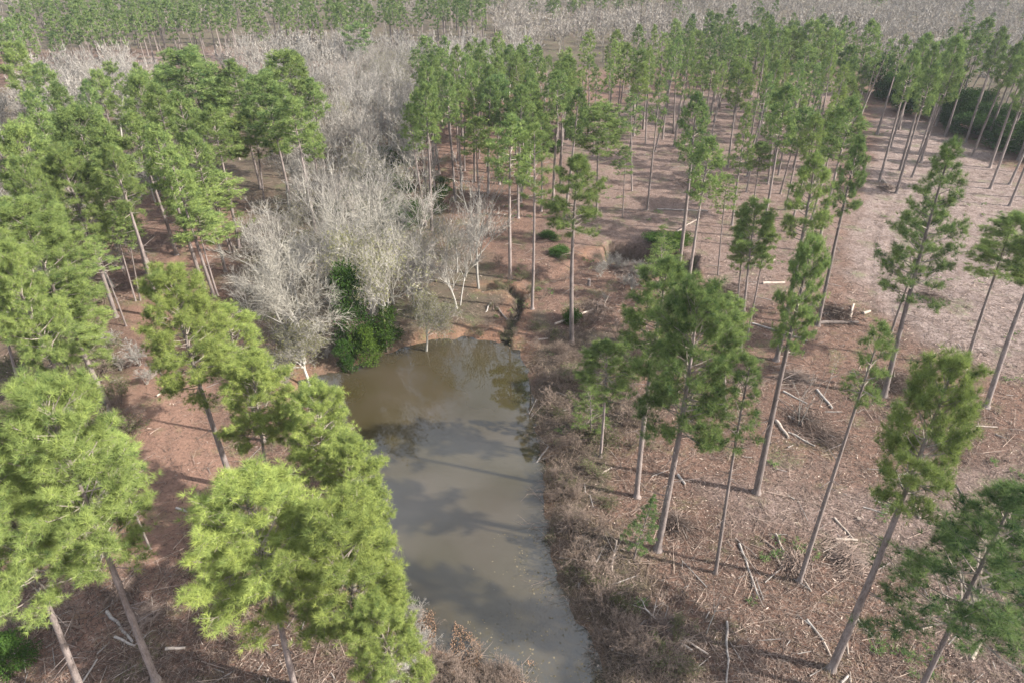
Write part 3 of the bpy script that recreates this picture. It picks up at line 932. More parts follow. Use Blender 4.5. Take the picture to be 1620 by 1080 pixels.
# the 300 that show largest as individuals, the rest as one mass
for p in PINES:
    u, v, d = project(p['x'], p['y'], p['H'] * .75)
    p['size'] = 1 / p['dep'] if (-120 < u < 1740 and v > -160) else .0001 / p['dep']
    p['explicit'] = p['group'] is None
PINES.sort(key=lambda p: (not p['explicit'], -p['size']))
far_mass = MB()
groups_n = {}
for i, p in enumerate(PINES):
    lod = 0 if p['dep'] < 72 else (1 if p['dep'] < 125 else (2 if i < 298 or p['dep'] < 165 else 3))
    var = PV[(p['kind'], lod)]
    tm, cm, rad, tb, cb = var[i % len(var)]
    spin = random.uniform(0, 6.28)
    sz = p['H'] / HN
    base_z = gz(p['x'], p['y']) - .08
    sw = (p['w'] * 1.02 / (2 * rad)) if p['w'] else (.62 + .36 * random.random()) * (sz ** .5)
    q = Vector((0, 0, 1)).rotation_difference(p['ax']) @ Quaternion((0, 0, 1), spin)
    if i < 298:
        root = bpy.data.objects.new('pine_tree', None)
        root.empty_display_size = .5
        link(root)
        root.location = (p['x'], p['y'], base_z)
        root.rotation_mode = 'QUATERNION'; root.rotation_quaternion = q
        setp(root, p['label'], 'pine tree', p['group'])
        t = mesh_obj('trunk', tm, root)
        ts = min(1.25, sz ** 1.0) * random.uniform(.9, 1.1)
        t.scale = (ts, ts, sz)
        c = mesh_obj('crown', cm, root)
        c.scale = (sw, sw, sz)
        # keep the crown on the bole where the bole is thinner or straighter than the crown is wide
        c.color = (max(0, p['tone']), 0, 0, 1)  # left crowns, seen on their sunlit side, get extra yellow partly as painted light
    elif p['size'] > .0005:
        R = np.array(q.to_matrix())
        for src, sc in ((tb, (sz, sz, sz)), (cb, (sw, sw, sz))):
            off = 0
            V = np.concatenate(src.v) * np.array(sc) @ R.T + np.array([p['x'], p['y'], base_z])
            T = np.clip(np.concatenate(src.t) + (random.random() - .5) * .25, 0, 1)
            n0 = far_mass.n
            first = True
            for arrs, mats in ((src.f3, src.m3), (src.f4, src.m4)):
                for f, m in zip(arrs, mats):
                    mi = 2 if src is tb else int(m[0])
                    if first:
                        far_mass.add(V, f, mi, T); first = False
                    else:
                        (far_mass.f3 if f.shape[1] == 3 else far_mass.f4).append(f + n0)
                        (far_mass.m3 if f.shape[1] == 3 else far_mass.m4).append(np.full(len(f), mi, np.int32))
if far_mass.n:
    o = mesh_obj('far_pine_wood', far_mass.mesh('far_pine_wood', [M['needles'], M['limb'], M['bark']]))
    o.color = (.15, 0, 0, 1)
    setp(o, 'mass of small distant pines filling the back of the plantations', 'pine wood', kind='stuff')

# ------------------------------------------------------------------ bare hardwood builder
def make_bare(seed, H=13.0, spread=.55, levels=4, nch=(5, 5, 4, 5), twig=.018, trunk_r=.17, trunk_h=.30, buds=0, up=.35, twig_n=5, min_r=.008, multi=1, sides=(7, 5, 4, 3)):
    rg = np.random.default_rng(seed)
    wb, tb = MB(), MB()
    segs = {k: [[], [], [], []] for k in range(levels + 1)}
    tips = []
    def grow(p, d, L, r, lv, t0):
        n = 3 if lv < 2 else 2
        pts = [p]
        for s in range(n):
            d = d + rg.normal(size=3) * (.10 if lv == 0 else .17) + np.array([0, 0, up * .22])
            d = d / np.linalg.norm(d)
            pts.append(pts[-1] + d * L / n)
        rr = np.linspace(r, r * .55, n + 1)
        A = segs[min(lv, levels)]
        for s in range(n):
            A[0].append(pts[s]); A[1].append(pts[s + 1]); A[2].append(rr[s]); A[3].append(rr[s + 1])
        if lv >= levels - 1:
            tips.append((pts, d)); return
        k = nch[lv]
        for c in range(k):
            u = rg.uniform(t0, 1.0) if c < k - 1 else 1.0
            f = u * n; i0 = min(int(f), n - 1)
            b = pts[i0] + (pts[i0 + 1] - pts[i0]) * (f - i0)
            ang = rg.uniform(.35, .85) * (1 if c < k - 1 else .35)
            ax = rg.normal(size=3); ax -= d * (ax @ d); ax /= np.linalg.norm(ax) + 1e-9
            nd = d * math.cos(ang) + ax * math.sin(ang)
            nd[:2] *= (1 + spread * .5)
            nd[2] = nd[2] * .9 + up * .3
            nd /= np.linalg.norm(nd)
            grow(b, nd, L * rg.uniform(.52, .82), rr[min(i0 + 1, n)] * .62, lv + 1, .25)
    for mstem in range(multi):
        a = rg.uniform(0, 6.28); tl = .12 if multi == 1 else rg.uniform(.15, .5)
        d0 = np.array([math.cos(a) * tl, math.sin(a) * tl, 1.]); d0 /= np.linalg.norm(d0)
        off = np.array([math.cos(a), math.sin(a), 0]) * (0 if multi == 1 else .06)
        grow(off, d0, H * trunk_h * rg.uniform(.85, 1.15), trunk_r * (1 if multi == 1 else .55), 0, .55 if multi == 1 else .35)
    for lv, (a, b, c, d) in segs.items():
        if a:
            tubes(wb, a, b, np.maximum(c, min_r), np.maximum(d, min_r * .8), sides[min(lv, 3)], rg=rg)
    T0, T1 = [], []
    for pts, d in tips:
        for k in range(twig_n):
            u = rg.uniform(.1, 1.0); f = u * (len(pts) - 1); i0 = min(int(f), len(pts) - 2)
            b = pts[i0] + (pts[i0 + 1] - pts[i0]) * (f - i0)
            nd = d * .8 + rg.normal(size=3) * .55 + np.array([0, 0, up * .5]); nd /= np.linalg.norm(nd)
            L = rg.uniform(.5, 1.1) * H * .075
            e = b + nd * L
            T0.append(b); T1.append(e)
            for q in range(2):
                v = rg.uniform(.2, .8); bb = b + nd * L * v
                nn = nd + rg.normal(size=3) * .5; nn /= np.linalg.norm(nn)
                T0.append(bb); T1.append(bb + nn * L * .55)
    T0 = np.array(T0); T1 = np.array(T1)
    strips(tb, T0, T1, twig, 0, rg.uniform(.2, .8, len(T0)), rg)
    if buds:
        k = rg.integers(len(T1), size=int(len(T1) * buds))
        c = T1[k]
        for _ in range(2):
            dd = rg.normal(size=c.shape); dd /= np.linalg.norm(dd, axis=1, keepdims=True)
            strips(tb, c - dd * .03, c + dd * .12 * H / 12, .07 * H / 12, 1, rg.uniform(0, 1, len(c)), rg)
    # normalise the height
    top = max(v[:, 2].max() for v in wb.v + tb.v)
    s = H / top
    for m in (wb, tb):
        m.v = [v * s for v in m.v]
    allv = np.concatenate(tb.v)
    rad = float(np.percentile(np.hypot(allv[:, 0], allv[:, 1]), 95))
    return wb, tb, rad

BV = {}
def bare_variant(key, seed, mats=('grey', 'twig', 'buds'), **kw):
    wb, tb, rad = make_bare(seed, **kw)
    BV.setdefault(key, []).append((wb.mesh('bare_trunk', [M[mats[0]]]), tb.mesh('bare_crown', [M[mats[1]], M[mats[2]]]), rad, kw.get('H', 13.0), wb, tb))
for s in (41, 42):
    bare_variant('near', s, mats=('grey', 'silver', 'buds'), H=13, levels=5, nch=(6, 5, 4, 3), twig=.017, trunk_r=.20, trunk_h=.26, twig_n=8, min_r=.007)
for s in (43, 44):
    bare_variant('bud', s, mats=('grey', 'silver', 'buds'), H=12, levels=5, nch=(5, 5, 4, 3), twig=.017, trunk_r=.15, trunk_h=.26, twig_n=8, min_r=.007, buds=.4)
for s in (45, 46, 47, 48):
    bare_variant('mid', s, H=13, levels=4, nch=(6, 5, 4), twig=.036, trunk_r=.17, trunk_h=.36, twig_n=6, min_r=.018, spread=.35, up=.55, sides=(5, 4, 3, 3))
for s in (49, 50):
    bare_variant('midbud', s, H=11, levels=4, nch=(6, 5, 4), twig=.036, trunk_r=.14, trunk_h=.33, twig_n=6, min_r=.018, spread=.45, up=.45, buds=.5, sides=(5, 4, 3, 3))
for s in (51, 52, 53, 54):
    bare_variant('far', s, H=13, levels=3, nch=(8, 7), twig=.11, trunk_r=.16, trunk_h=.42, twig_n=6, min_r=.035, spread=.3, up=.7, sides=(3, 3, 3, 3))
for s in (62, 63, 64, 65, 66):
    bare_variant('vfar', s, H=13, levels=3, nch=(6, 6), twig=.12, trunk_r=.13, trunk_h=.40, twig_n=6, min_r=.028, spread=.5, up=.5, sides=(3, 3, 3, 3))
for s in (55, 56, 57):
    bare_variant('shrub', s, mats=('brown_twig', 'brown_twig', 'buds'), H=2.4, levels=3, nch=(4, 4), twig=.02, trunk_r=.05, trunk_h=.42, twig_n=7, min_r=.008, multi=6, spread=.8, up=.15, sides=(4, 3, 3, 3))
for s in (58, 59):
    bare_variant('whiteshrub', s, mats=('grey', 'twig', 'buds'), H=3.2, levels=3, nch=(5, 5), twig=.022, trunk_r=.06, trunk_h=.42, twig_n=7, min_r=.009, multi=6, spread=.7, up=.2, sides=(4, 3, 3, 3))
for s in (67, 68):
    bare_variant('budshrub', s, mats=('brown_twig', 'brown_twig', 'olive'), H=2.4, levels=3, nch=(5, 4), twig=.02, trunk_r=.05, trunk_h=.42, twig_n=8, min_r=.008, multi=6, spread=.8, up=.15, buds=1.6, sides=(4, 3, 3, 3))
bare_variant('dead', 60, mats=('grey', 'brown_twig', 'buds'), H=7, levels=3, nch=(5, 3), twig=.02, trunk_r=.13, trunk_h=.5, twig_n=2, min_r=.012, multi=2, spread=.9, up=.2)
bare_variant('dead', 61, mats=('grey', 'brown_twig', 'buds'), H=7, levels=3, nch=(4, 3), twig=.02, trunk_r=.12, trunk_h=.55, twig_n=2, min_r=.012, multi=1, spread=.9, up=.2)

def plant(name, key, x, y, H, w=None, label='', cat='bare tree', group=None, idx=None, wood='trunk', leaf='crown', scale_xy=None, tilt=None):
    var = BV[key]
    wm, tm, rad, H0, wb, tb = var[(idx if idx is not None else random.randrange(len(var))) % len(var)]
    root = bpy.data.objects.new(name, None); root.empty_display_size = .3
    link(root)
    root.location = (x, y, gz(x, y) - .05)
    root.rotation_euler = (tilt[0] if tilt else random.uniform(-.04, .04), tilt[1] if tilt else random.uniform(-.04, .04), random.uniform(0, 6.28))
    s = H / H0
    sx = (w / (2 * rad)) if w else s * random.uniform(.85, 1.15)
    root.scale = (sx, sx, s)
    setp(root, label, cat, group)
    mesh_obj(wood, wm, root).color = (.2, 0, 0, 1); mesh_obj(leaf, tm, root).color = (.1, 0, 0, 1)
    return root

def bare_px(base, top, w, key, label, idx=None, H=None, cat='bare tree', name='bare_hardwood'):
    b = at(*base)
    if H is None:
        r = ray(*top); rh = r[:2]
        t = (b @ rh) / (rh @ rh)
        H = CAMH + r[2] * t
    wm = w / FOC * depth_of((b[0], b[1], H * .7))
    return plant(name, key, float(b[0]), float(b[1]), float(H), wm, label, cat, None, idx)

bare_px((480, 575), (465, 322), 215, 'near', 'large pale bare tree with forked white trunk left of the pond head', 0)
bare_px((488, 600), (488, 490), 150, 'bud', 'low spreading grey tree with greenish buds at the red bank', 0)
bare_px((622, 535), (622, 335), 175, 'bud', 'bare tree with yellowish buds leaning over the pond head', 1)
bare_px((590, 500), (545, 262), 175, 'near', 'tall pale bare tree behind the dark evergreen', 1)
bare_px((520, 450), (500, 250), 120, 'mid', 'pale bare tree upslope of the large forked one', 0)
bare_px((672, 545), (668, 430), 100, 'bud', 'small budding bare tree on the far bank of the pond', 0)
bare_px((645, 470), (640, 350), 100, 'midbud', 'tan bare tree behind the bare tree with yellowish buds', 0)
bare_px((757, 452), (737, 242), 125, 'mid', 'wide grey bare tree left of the slim tall pine', 1)
bare_px((705, 430), (695, 300), 90, 'midbud', 'thin bare tree with green twigs left of the wide grey one', 1)
bare_px((728, 480), (735, 350), 80, 'mid', 'leaning bare tree in front of the wide grey one', 2)
bare_px((178, 452), (125, 280), 150, 'bud', 'pale yellow bare tree above the dense green pine at left', 0)
bare_px((108, 420), (78, 295), 125, 'mid', 'whitish bare tree left of the pale yellow one', 3)
bare_px((30, 410), (12, 285), 125, 'mid', 'whitish bare tree at the left edge', 0)
bare_px((448, 440), (425, 330), 90, 'mid', 'bare tree with slim stems beside the upper trail', 2)
bare_px((395, 500), (400, 400), 60, 'mid', 'thin bare sapling between the trail and the large forked tree', 1)
bare_px((1266, 668), None, 70, 'dead', 'crooked leafless tree leaning right among fallen logs', 0, H=6.5)
bare_px((1298, 640), None, 26, 'dead', 'thin leafless stem standing beside the crooked leafless tree', 1, H=9)
bare_px((1118, 1000), None, 60, 'dead', 'small leafless snag at the right of the bottom bramble bank', 1, H=6)
bare_px((585, 395), (600, 240), 90, 'mid', 'dark crooked bare tree in the shaded hollow', 1)
bare_px((660, 330), (620, 225), 80, 'mid', 'bare tree at the right rim of the shaded hollow', 2)

hw_pts = [(p['x'], p['y']) for p in PINES]
CNT = {'hw': 0}
LM = [('the big round pine', 405, 200), ('the umbrella shaped pine', 302, 105), ('the dark dense pine', 428, 150), ('the rounded light pine', 455, 105),
      ('the two tone pine', 215, 145), ('the tall far left pine', 50, 160), ('the pale yellow bare tree', 130, 340), ('the lone dark pine', 563, 55),
      ('the dark rounded pine', 784, 155), ('the pointed centre pine', 728, 160), ('the tall left centre pine', 672, 155),
      ('the close trunk pair', 875, 140), ('the broad rounded pine', 948, 210), ('the flat topped pine', 995, 165), ('the very slender pine', 1042, 145),
      ('the tall ragged pine', 1253, 170), ('the earth bank pine', 1105, 180), ('the tall dense pine', 1345, 185), ('the grey belt top', 640, 90), ('the grey belt middle', 590, 190),
      ('the short light pine', 1202, 260), ('the large forked tree', 470, 420), ('the tall dark evergreen', 568, 450), ('the wide grey tree', 737, 300),
      ('the central pine', 918, 320), ('the pyramid shaped pine', 1505, 300), ('the far pine row', 1440, 150), ('the trail bend', 225, 460), ('the broad edge crown', 55, 380),
      ('the dense left pine', 80, 520), ('the earth bank', 1030, 390), ('the pond head', 735, 535), ('the bank trunk pair', 1025, 720), ('the dark sapling', 1015, 840),
      ('the leafless snag', 1117, 940), ('the far red clearing', 300, 80), ('the top right corner', 1600, 20), ('the top left corner', 20, 20), ('the top edge middle', 810, 10),
      ('the lower left pine', 60, 760), ('the huge bottom pine', 440, 900), ('the right shaded thicket', 1560, 200)]
ORD = ['nearest', 'second', 'third', 'fourth', 'fifth', 'sixth', 'seventh', 'eighth', 'ninth', 'tenth', 'eleventh', 'twelfth', 'thirteenth', 'fourteenth', 'fifteenth', 'sixteenth', 'seventeenth', 'eighteenth', 'nineteenth', 'twentieth'] + ['twenty-' + q for q in ('first', 'second', 'third', 'fourth', 'fifth', 'sixth', 'seventh', 'eighth', 'ninth')] + ['thirtieth'] + ['thirty-' + q for q in ('first', 'second', 'third', 'fourth', 'fifth', 'sixth', 'seventh', 'eighth', 'ninth')]
def single_out():
    """give each member of a repeated group a label by its rank beside the closest landmark"""
    bpy.context.view_layer.update()
    seen = {}
    for o in list(bpy.data.objects):
        if o.parent is None and 'group' in o and o.get('category'):
            seen.setdefault((o['group'], o['label']), []).append(o)
    for (g, lb), obs in seen.items():
        if len(obs) < 2: continue
        buckets = {}
        for o in obs:
            hh = 12 if 'pine' in o.name else (8 if 'hardwood' in o.name else 1)
            u, v, d = project(o.location.x, o.location.y, hh)
            name, lx, ly = min(LM, key=lambda L: math.hypot(L[1] - u, (L[2] - v) * 1.3))
            dx, dy = u - lx, v - ly
            rel = ('right of' if dx > 0 else 'left of') if abs(dx) > abs(dy) else ('in front of' if dy > 0 else 'beyond')
            buckets.setdefault((name, rel), []).append((math.hypot(dx, dy), o))
        noun = {'pine tree': 'pine', 'bare tree': 'leafless tree', 'shrub': 'leafless shrub', 'evergreen bush': 'green bush'}.get(obs[0]['category'], obs[0]['category'])
        where = obs[0]['group'].split(' ', 1)[1] if ' ' in obs[0]['group'] else ''
        for (name, rel), L in buckets.items():
            L.sort(key=lambda q: q[0])
            for k, (dist, o) in enumerate(L):
                tilt = ''
                if noun == 'pine' and o.rotation_mode == 'QUATERNION':
                    ax = o.rotation_quaternion @ Vector((0, 0, 1))
                    tilt = 'leaning ' if math.hypot(ax.x, ax.y) > .06 else ''
                w_ = SHORT.get(obs[0]['group'], '')
                o['label'] = (tilt + noun + w_ + ', ' + ORD[min(k, len(ORD) - 1)] + ' ' + rel + ' ' + name)
SHORT = {'leafless saplings in the thinned stand': ', small', 'leafless saplings in the centre stand': ', small, centre stand', 'leafless shrubs beside the gully': ' beside the gully', 'pines of the thinned plantation': ' of the plantation', 'pines in the row beyond the clearing': ' in the far row',
         'pines of the centre stand': ' of the centre stand', 'pines at the shaded wood edge': ' at the wood edge', 'pines of the distant plantation': ' in the distance',
         'pines at the far left top': ' of the far left stand', 'distant pines at the top middle': ', small and distant', 'distant pines at the top right': ', small and distant', 'half hidden pines of the mixed stand': ' half hidden, mixed stand', 'half hidden pines along the left edge': ' half hidden at left',
         'leafless trees of the hardwood belt': ' of the hardwood belt', 'leafless trees of the upper left thicket': ' of the thicket',
         'leafless trees of the upper middle belt': ' of the upper belt', 'leafless trees under the left side pines': ' under the left pines',
         'leafless trees around the pond head': ' around the pond', 'slim leafless trees by the centre stand': ', slim', 'leafless trees under the upper left pines': ' under tall pines',
         'leafless shrubs along the right bank': ' of the right bank', 'leafless shrubs behind the right bank pines': ' behind bank pines', 'pale brush in the gully': ', pale, in the gully',
         'pale shrubs at the lower left water edge': ', pale, by the water', 'leafless shrubs along the far bank': ' on the far bank', 'brown brush at the pond bottom edge': ', reddish brown, by the water',
         'loose leafless shrubs between the pines': ' between pines', 'leafless shrubs left of the trail': ' left of the trail', 'evergreen bushes of the shaded hollow': ' in the shaded hollow',
         'dark evergreens at the wood edge': ', dark, wood edge', 'green bushes at the plantation edge': ' at the plantation edge', 'undergrowth bushes left of the trail': ' left of the trail',
         'green bushes of the right bank': ' of the right bank'}
HFAR = MB()
def hw_maker(label, group, hlo, hhi, keys, cap=300):
    def mk(x, y, rg):
        if near_pond_d(np.array([x]), np.array([y]))[0] < 2: return
        key = keys[rg.integers(len(keys))]
        plant('bare_hardwood', key, x, y, rg.uniform(hlo, hhi), None, label, 'bare tree', group)
        CNT['hw'] += 1
    return mk
def mass_maker(key, hlo, hhi, target):
    def mk(x, y, rg):
        wm, tm, rad, H0, wb, tb = BV[key][rg.integers(len(BV[key]))]
        s = rg.uniform(hlo, hhi) / H0; a = rg.uniform(0, 6.28)
        R = np.array([[math.cos(a), -math.sin(a), 0], [math.sin(a), math.cos(a), 0], [0, 0, 1]])
        loc = np.array([x, y, gz(x, y) - .1])
        for src in (wb, tb):
            for vblk, tblk, fk in zip(src.v, src.t, range(len(src.v))):
                pass
            V = np.concatenate(src.v) * s @ R.T + loc
            T = np.concatenate(src.t)
            n0 = target.n; first = True
            for arrs in (src.f3, src.f4):
                for f in arrs:
                    if first:
                        target.add(V, f, 1 if src is wb else 0, T); first = False
                    else:
                        (target.f3 if f.shape[1] == 3 else target.f4).append(f + n0)
                        (target.m3 if f.shape[1] == 3 else target.m4).append(np.full(len(f), 1 if src is wb else 0, np.int32))
    return mk

hp = list(hw_pts)
fill([(455, 330), (470, 270), (520, 215), (560, 130), (620, 125), (680, 150), (700, 215), (665, 300), (650, 390), (600, 430), (520, 400)],
     900, 3.5, hw_maker('grey leafless tree in the hardwood belt above the pond', 'leafless trees of the hardwood belt', 9.5, 12.5, ['mid', 'mid', 'midbud']), hp, seed=21)
fill([(60, 195), (70, 150), (225, 140), (240, 205), (180, 250), (60, 240), (-160, 260), (-160, 190)],
     800, 3.8, hw_maker('pale leafless tree in the grey thicket at upper left', 'leafless trees of the upper left thicket', 10, 12.5, ['mid', 'far']), hp, seed=22)
fill([(365, 160), (385, 122), (560, 116), (700, 112), (840, 112), (845, 150), (700, 200), (560, 190), (480, 190)],
     1800, 4.5, hw_maker('pale leafless tree in the grey belt along the upper middle', 'leafless trees of the upper middle belt', 10, 13, ['far', 'far', 'mid']), hp, seed=23)
fill([(-60, 450), (60, 400), (190, 470), (190, 540), (60, 560)],
     30, 4, hw_maker('leafless tree half hidden under the left side pines', 'leafless trees under the left side pines', 8, 11, ['mid', 'midbud']), hp, seed=24)
fill([(400, 480), (420, 400), (470, 380), (560, 420), (690, 430), (690, 500), (560, 540), (470, 540)],
     160, 2.9, hw_maker('leafless tree in the thicket around the head of the pond', 'leafless trees around the pond head', 7.5, 10, ['mid', 'midbud']), hp, seed=25)
fill([(560, 400), (640, 390), (760, 400), (760, 470), (700, 500)],
     24, 3.4, hw_maker('slim leafless tree between the pond head and centre stand', 'slim leafless trees by the centre stand', 7, 9, ['mid', 'midbud']), hp, seed=26)

fill([(790, 100), (850, 108), (1040, 112), (1050, 112), (1330, 112), (1370, 140), (1480, 158), (1660, 190), (2000, 250), (2200, 60), (1500, -10), (700, -10), (790, 45)],
     18000, 6.3, mass_maker('vfar', 11, 14, HFAR), hp, seed=27)
fill([(470, 75), (560, 70), (700, 74), (850, 66), (1060, 60), (1300, 50), (1300, 15), (470, 15)],
     2500, 7.0, pine_maker('small distant pine beyond the grey trees at the top of the view', 'distant pines at the top of the view', 12, 16, ['deep'], .1, .4, gate=.5) if False else mass_maker('vfar', 9, 12, HFAR), hp, seed=33)
fill([(-200, 37), (560, 34), (700, 40), (780, -10), (-300, -10)],
     3000, 6.5, mass_maker('vfar', 11, 14, HFAR), hp, seed=28)
fill([(20, 380), (60, 250), (200, 215), (330, 215), (380, 290), (300, 340), (230, 360), (200, 400), (130, 440), (20, 450)],
     500, 4.2, hw_maker('greenish leafless tree under the pines left of the upper trail', 'leafless trees under the upper left pines', 7, 10.5, ['midbud', 'mid']), hp, seed=29)
fill([(-250, 118), (0, 112), (230, 100), (390, 100), (560, 92), (850, 80), (855, 45), (560, 35), (-250, 38)],
     900, 8.5, mass_maker('vfar', 8, 11, HFAR), hp, seed=30)
fill([(852, 330), (862, 200), (1050, 140), (1320, 112), (1350, 200), (1290, 330), (1270, 420), (1120, 420), (1010, 345)],
     150, 7.5, hw_maker('thin leafless sapling between the pines of the thinned stand', 'leafless saplings in the thinned stand', 3.5, 7, ['mid', 'midbud']), hp, seed=36)
fill([(650, 330), (690, 220), (790, 130), (880, 130), (870, 260), (830, 345), (720, 330)],
     260, 4.6, hw_maker('leafless sapling between the trunks of the centre stand', 'leafless saplings in the centre stand', 4, 8, ['mid', 'midbud']), hp, seed=37)
o = mesh_obj('far_hardwood_forest', HFAR.mesh('far_hardwood_forest', [M['twig'], M['farwood']]))
setp(o, 'mass of grey leafless forest along the top of the view', 'forest', kind='stuff')

# ------------------------------------------------------------------ evergreen shrubs and small trees
def make_evergreen(seed, H, rad, n, leaf, blobs=14):
    rg = np.random.default_rng(seed)
    wb, cb = MB(), MB()
    P0, P1, R0, R1 = [], [], [], []
    cs = []
    for k in range(blobs):
        u = rg.uniform(.12, 1); a = rg.uniform(0, 6.28)
        r = rad * rg.uniform(.15, .85) * math.sqrt(max(.08, 1 - (abs(u - .35) / .72) ** 2))
        c = np.array([math.cos(a) * r, math.sin(a) * r, u * H * .92]); cs.append(c)
        z0 = c[2] * .45
        P0.append([0, 0, z0]); P1.append(c); R0.append(.045); R1.append(.015)
    tubes(wb, P0, P1, R0, R1, 4)
    poly_tube(wb, [[0, 0, 0], [.06, .03, H * .4], [0, 0, H * .85]], [.11, .08, .03], 6)
    cs = np.array(cs)
    k = rg.integers(blobs, size=n)
    d = rg.normal(size=(n, 3)); d /= np.linalg.norm(d, axis=1, keepdims=True)
    br = rad * .42 * rg.uniform(.45, 1.1, size=(n, 1))
    P = cs[k] + d * br * np.array([1, 1, .8]); P[:, 2] = np.maximum(P[:, 2], .1)
    dd = d + rg.normal(size=(n, 3)) * .6; dd /= np.linalg.norm(dd, axis=1, keepdims=True)
    strips(cb, P, P + dd * leaf * 1.5, leaf, 0, np.clip(.45 + rg.normal(size=n) * .22 + (k % 5 - 2) * .07, 0, 1), rg)
    return wb, cb
EV = []
for s in (71, 72, 73):
    wb, cb = make_evergreen(s, 6.0, 2.3, 5200, .14, 20)
    EV.append((wb.mesh('evergreen_stem', [M['brown_twig']]), cb.mesh('evergreen_foliage', [M['evergreen']]), 6.0, 2.3))
def evergreen(x, y, H, w, label, group=None, tone=0.0, name='evergreen_bush', cat='evergreen bush'):
    a, b, H0, r0 = random.choice(EV)
    root = bpy.data.objects.new(name, None); link(root); root.empty_display_size = .3
    root.location = (x, y, gz(x, y) - .05); root.rotation_euler = (0, 0, random.uniform(0, 6.28))
    root.scale = (w / 2 / r0, w / 2 / r0, H / H0)
    mesh_obj('stems', a, root); f = mesh_obj('foliage', b, root); f.color = (tone, 0, 0, 1)
    setp(root, label, cat, group)
def ev_px(px, py, H, w, label, group=None, tone=0.0):
    b = at(px, py); evergreen(float(b[0]), float(b[1]), H, w, label, group, tone)
ev_px(562, 560, 11.0, 4.4, 'tall dark evergreen standing among pale trees at the pond head')
ev_px(583, 562, 4.5, 3.6, 'bright green bush beside the tall dark evergreen, over the water', tone=.8)
ev_px(548, 574, 3.5, 2.6, 'dark evergreen bush left of the tall dark evergreen')
ev_px(612, 548, 5.5, 4.0, 'olive bush under the bare tree with yellowish buds', tone=.4)
ev_px(1045, 388, 1.8, 6.0, 'dark rounded bush on top of the earth bank', tone=.1)
ev_px(1075, 385, 1.7, 4.0, 'olive bush right of the dark rounded bush on the earth bank', tone=.5)
ev_px(24, 1052, 2.6, 3.0, 'dark green bush at the bottom left corner', tone=.1)
ev_px(885, 400, 1.2, 3.5, 'low dark bush left of the central pine', tone=0)
ev_px(868, 375, 1.2, 3.0, 'low dark bush upslope of the central pine', tone=0)
ev_px(905, 505, 1.6, 3.0, 'olive bush at the foot of the central pine', tone=.3)
for (a, b_) in [(600, 330), (630, 300), (570, 300), (640, 260), (655, 350), (610, 270), (585, 350), (625, 370), (540, 330)]:
    ev_px(a, b_, random.uniform(3, 5), random.uniform(5, 7), 'dark evergreen thicket bush in the shaded hollow between the grey trees', 'evergreen bushes of the shaded hollow')
for k in range(30):
    a = 1385 + k * 9.6 + random.uniform(-6, 6); b_ = 152 + k * 4.0 + random.uniform(-26, 5)
    ev_px(a, b_, random.uniform(3.5, 10), random.uniform(4, 10), 'dense dark evergreen at the shaded wood edge beyond the clearing', 'dark evergreens at the wood edge')
for (a, b_) in [(880, 240), (860, 225), (840, 250), (905, 215), (850, 190), (700, 300), (690, 330)]:
    ev_px(a, b_, random.uniform(2, 4), random.uniform(3, 5), 'green bush at the left edge of the thinned plantation', 'green bushes at the plantation edge', tone=.2)
for (a, b_) in [(100, 600), (60, 570), (30, 600), (130, 700), (180, 700), (10, 660), (110, 470), (60, 440), (155, 610), (180, 590), (170, 560), (150, 570), (192, 640), (140, 500), (165, 480), (120, 560), (90, 700), (70, 620), (200, 690)]:
    b = at(a, b_)
    plant('olive_shrub', 'budshrub', float(b[0]), float(b[1]), random.uniform(1.6, 3.2), random.uniform(2.5, 4.5), 'olive undergrowth bush along the left side of the trail', 'evergreen bush', 'undergrowth bushes left of the trail', wood='stems', leaf='leaves')

for (a, b_, h) in [(905, 600, 2.2), (930, 640, 2.6), (915, 680, 1.8), (950, 690, 2.4), (880, 655, 1.2), (940, 745, 1.6), (900, 770, 1.3), (960, 800, 1.2), (900, 900, 1.1), (935, 920, 1.4),
                   (985, 960, 1.6), (1040, 1040, 1.8), (1075, 1000, 1.8), (880, 535, 1.6), (850, 520, 1.4), (1090, 1060, 1.6), (870, 840, .9)]:
    b = at(a, b_)
    plant('olive_shrub', 'budshrub', float(b[0]), float(b[1]), h * .9, h * random.uniform(1.1, 1.8), 'olive green bush among the leafless brush of the right bank', 'evergreen bush', 'green bushes of the right bank', wood='stems', leaf='leaves')
# ------------------------------------------------------------------ bare shrubs and brambles
def strip_points(line, width, n, seed):
    rg = np.random.default_rng(seed)
    P = [at(*p) for p in line]; out = []
    for k in range(n):
        t = rg.uniform(0, len(P) - 1.001); i = int(t); f = t - i
        c = P[i] * (1 - f) + P[i + 1] * f
        out.append((c[0] + rg.normal() * width, c[1] + rg.normal() * width))
    return out
for (x, y) in strip_points([(900, 545), (870, 620), (900, 680), (880, 740), (900, 800), (905, 880), (945, 950), (985, 1010), (1010, 1070)], 1.0, 46, 31):
    if near_pond_d(np.array([x]), np.array([y]))[0] > .3:
        plant('bare_shrub', 'shrub', x, y, random.uniform(1.2, 2.6), None, 'tangled brown leafless shrub along the right bank of the pond', 'shrub', 'leafless shrubs along the right bank', wood='stems', leaf='twigs')
for (x, y) in strip_points([(960, 520), (990, 600), (1010, 680)], 1.5, 18, 32):
    plant('bare_shrub', 'shrub', x, y, random.uniform(1.5, 3), None, 'tall brown leafless shrub behind the right bank pines', 'shrub', 'leafless shrubs behind the right bank pines', wood='stems', leaf='twigs')
for (x, y) in strip_points([(960, 430), (1000, 425), (1040, 440), (930, 470)], 1.2, 18, 33):
    plant('bare_shrub', 'whiteshrub', x, y, random.uniform(1.2, 2.4), None, 'pale leafless brush filling the gully below the earth bank', 'shrub', 'pale brush in the gully', wood='stems', leaf='twigs')
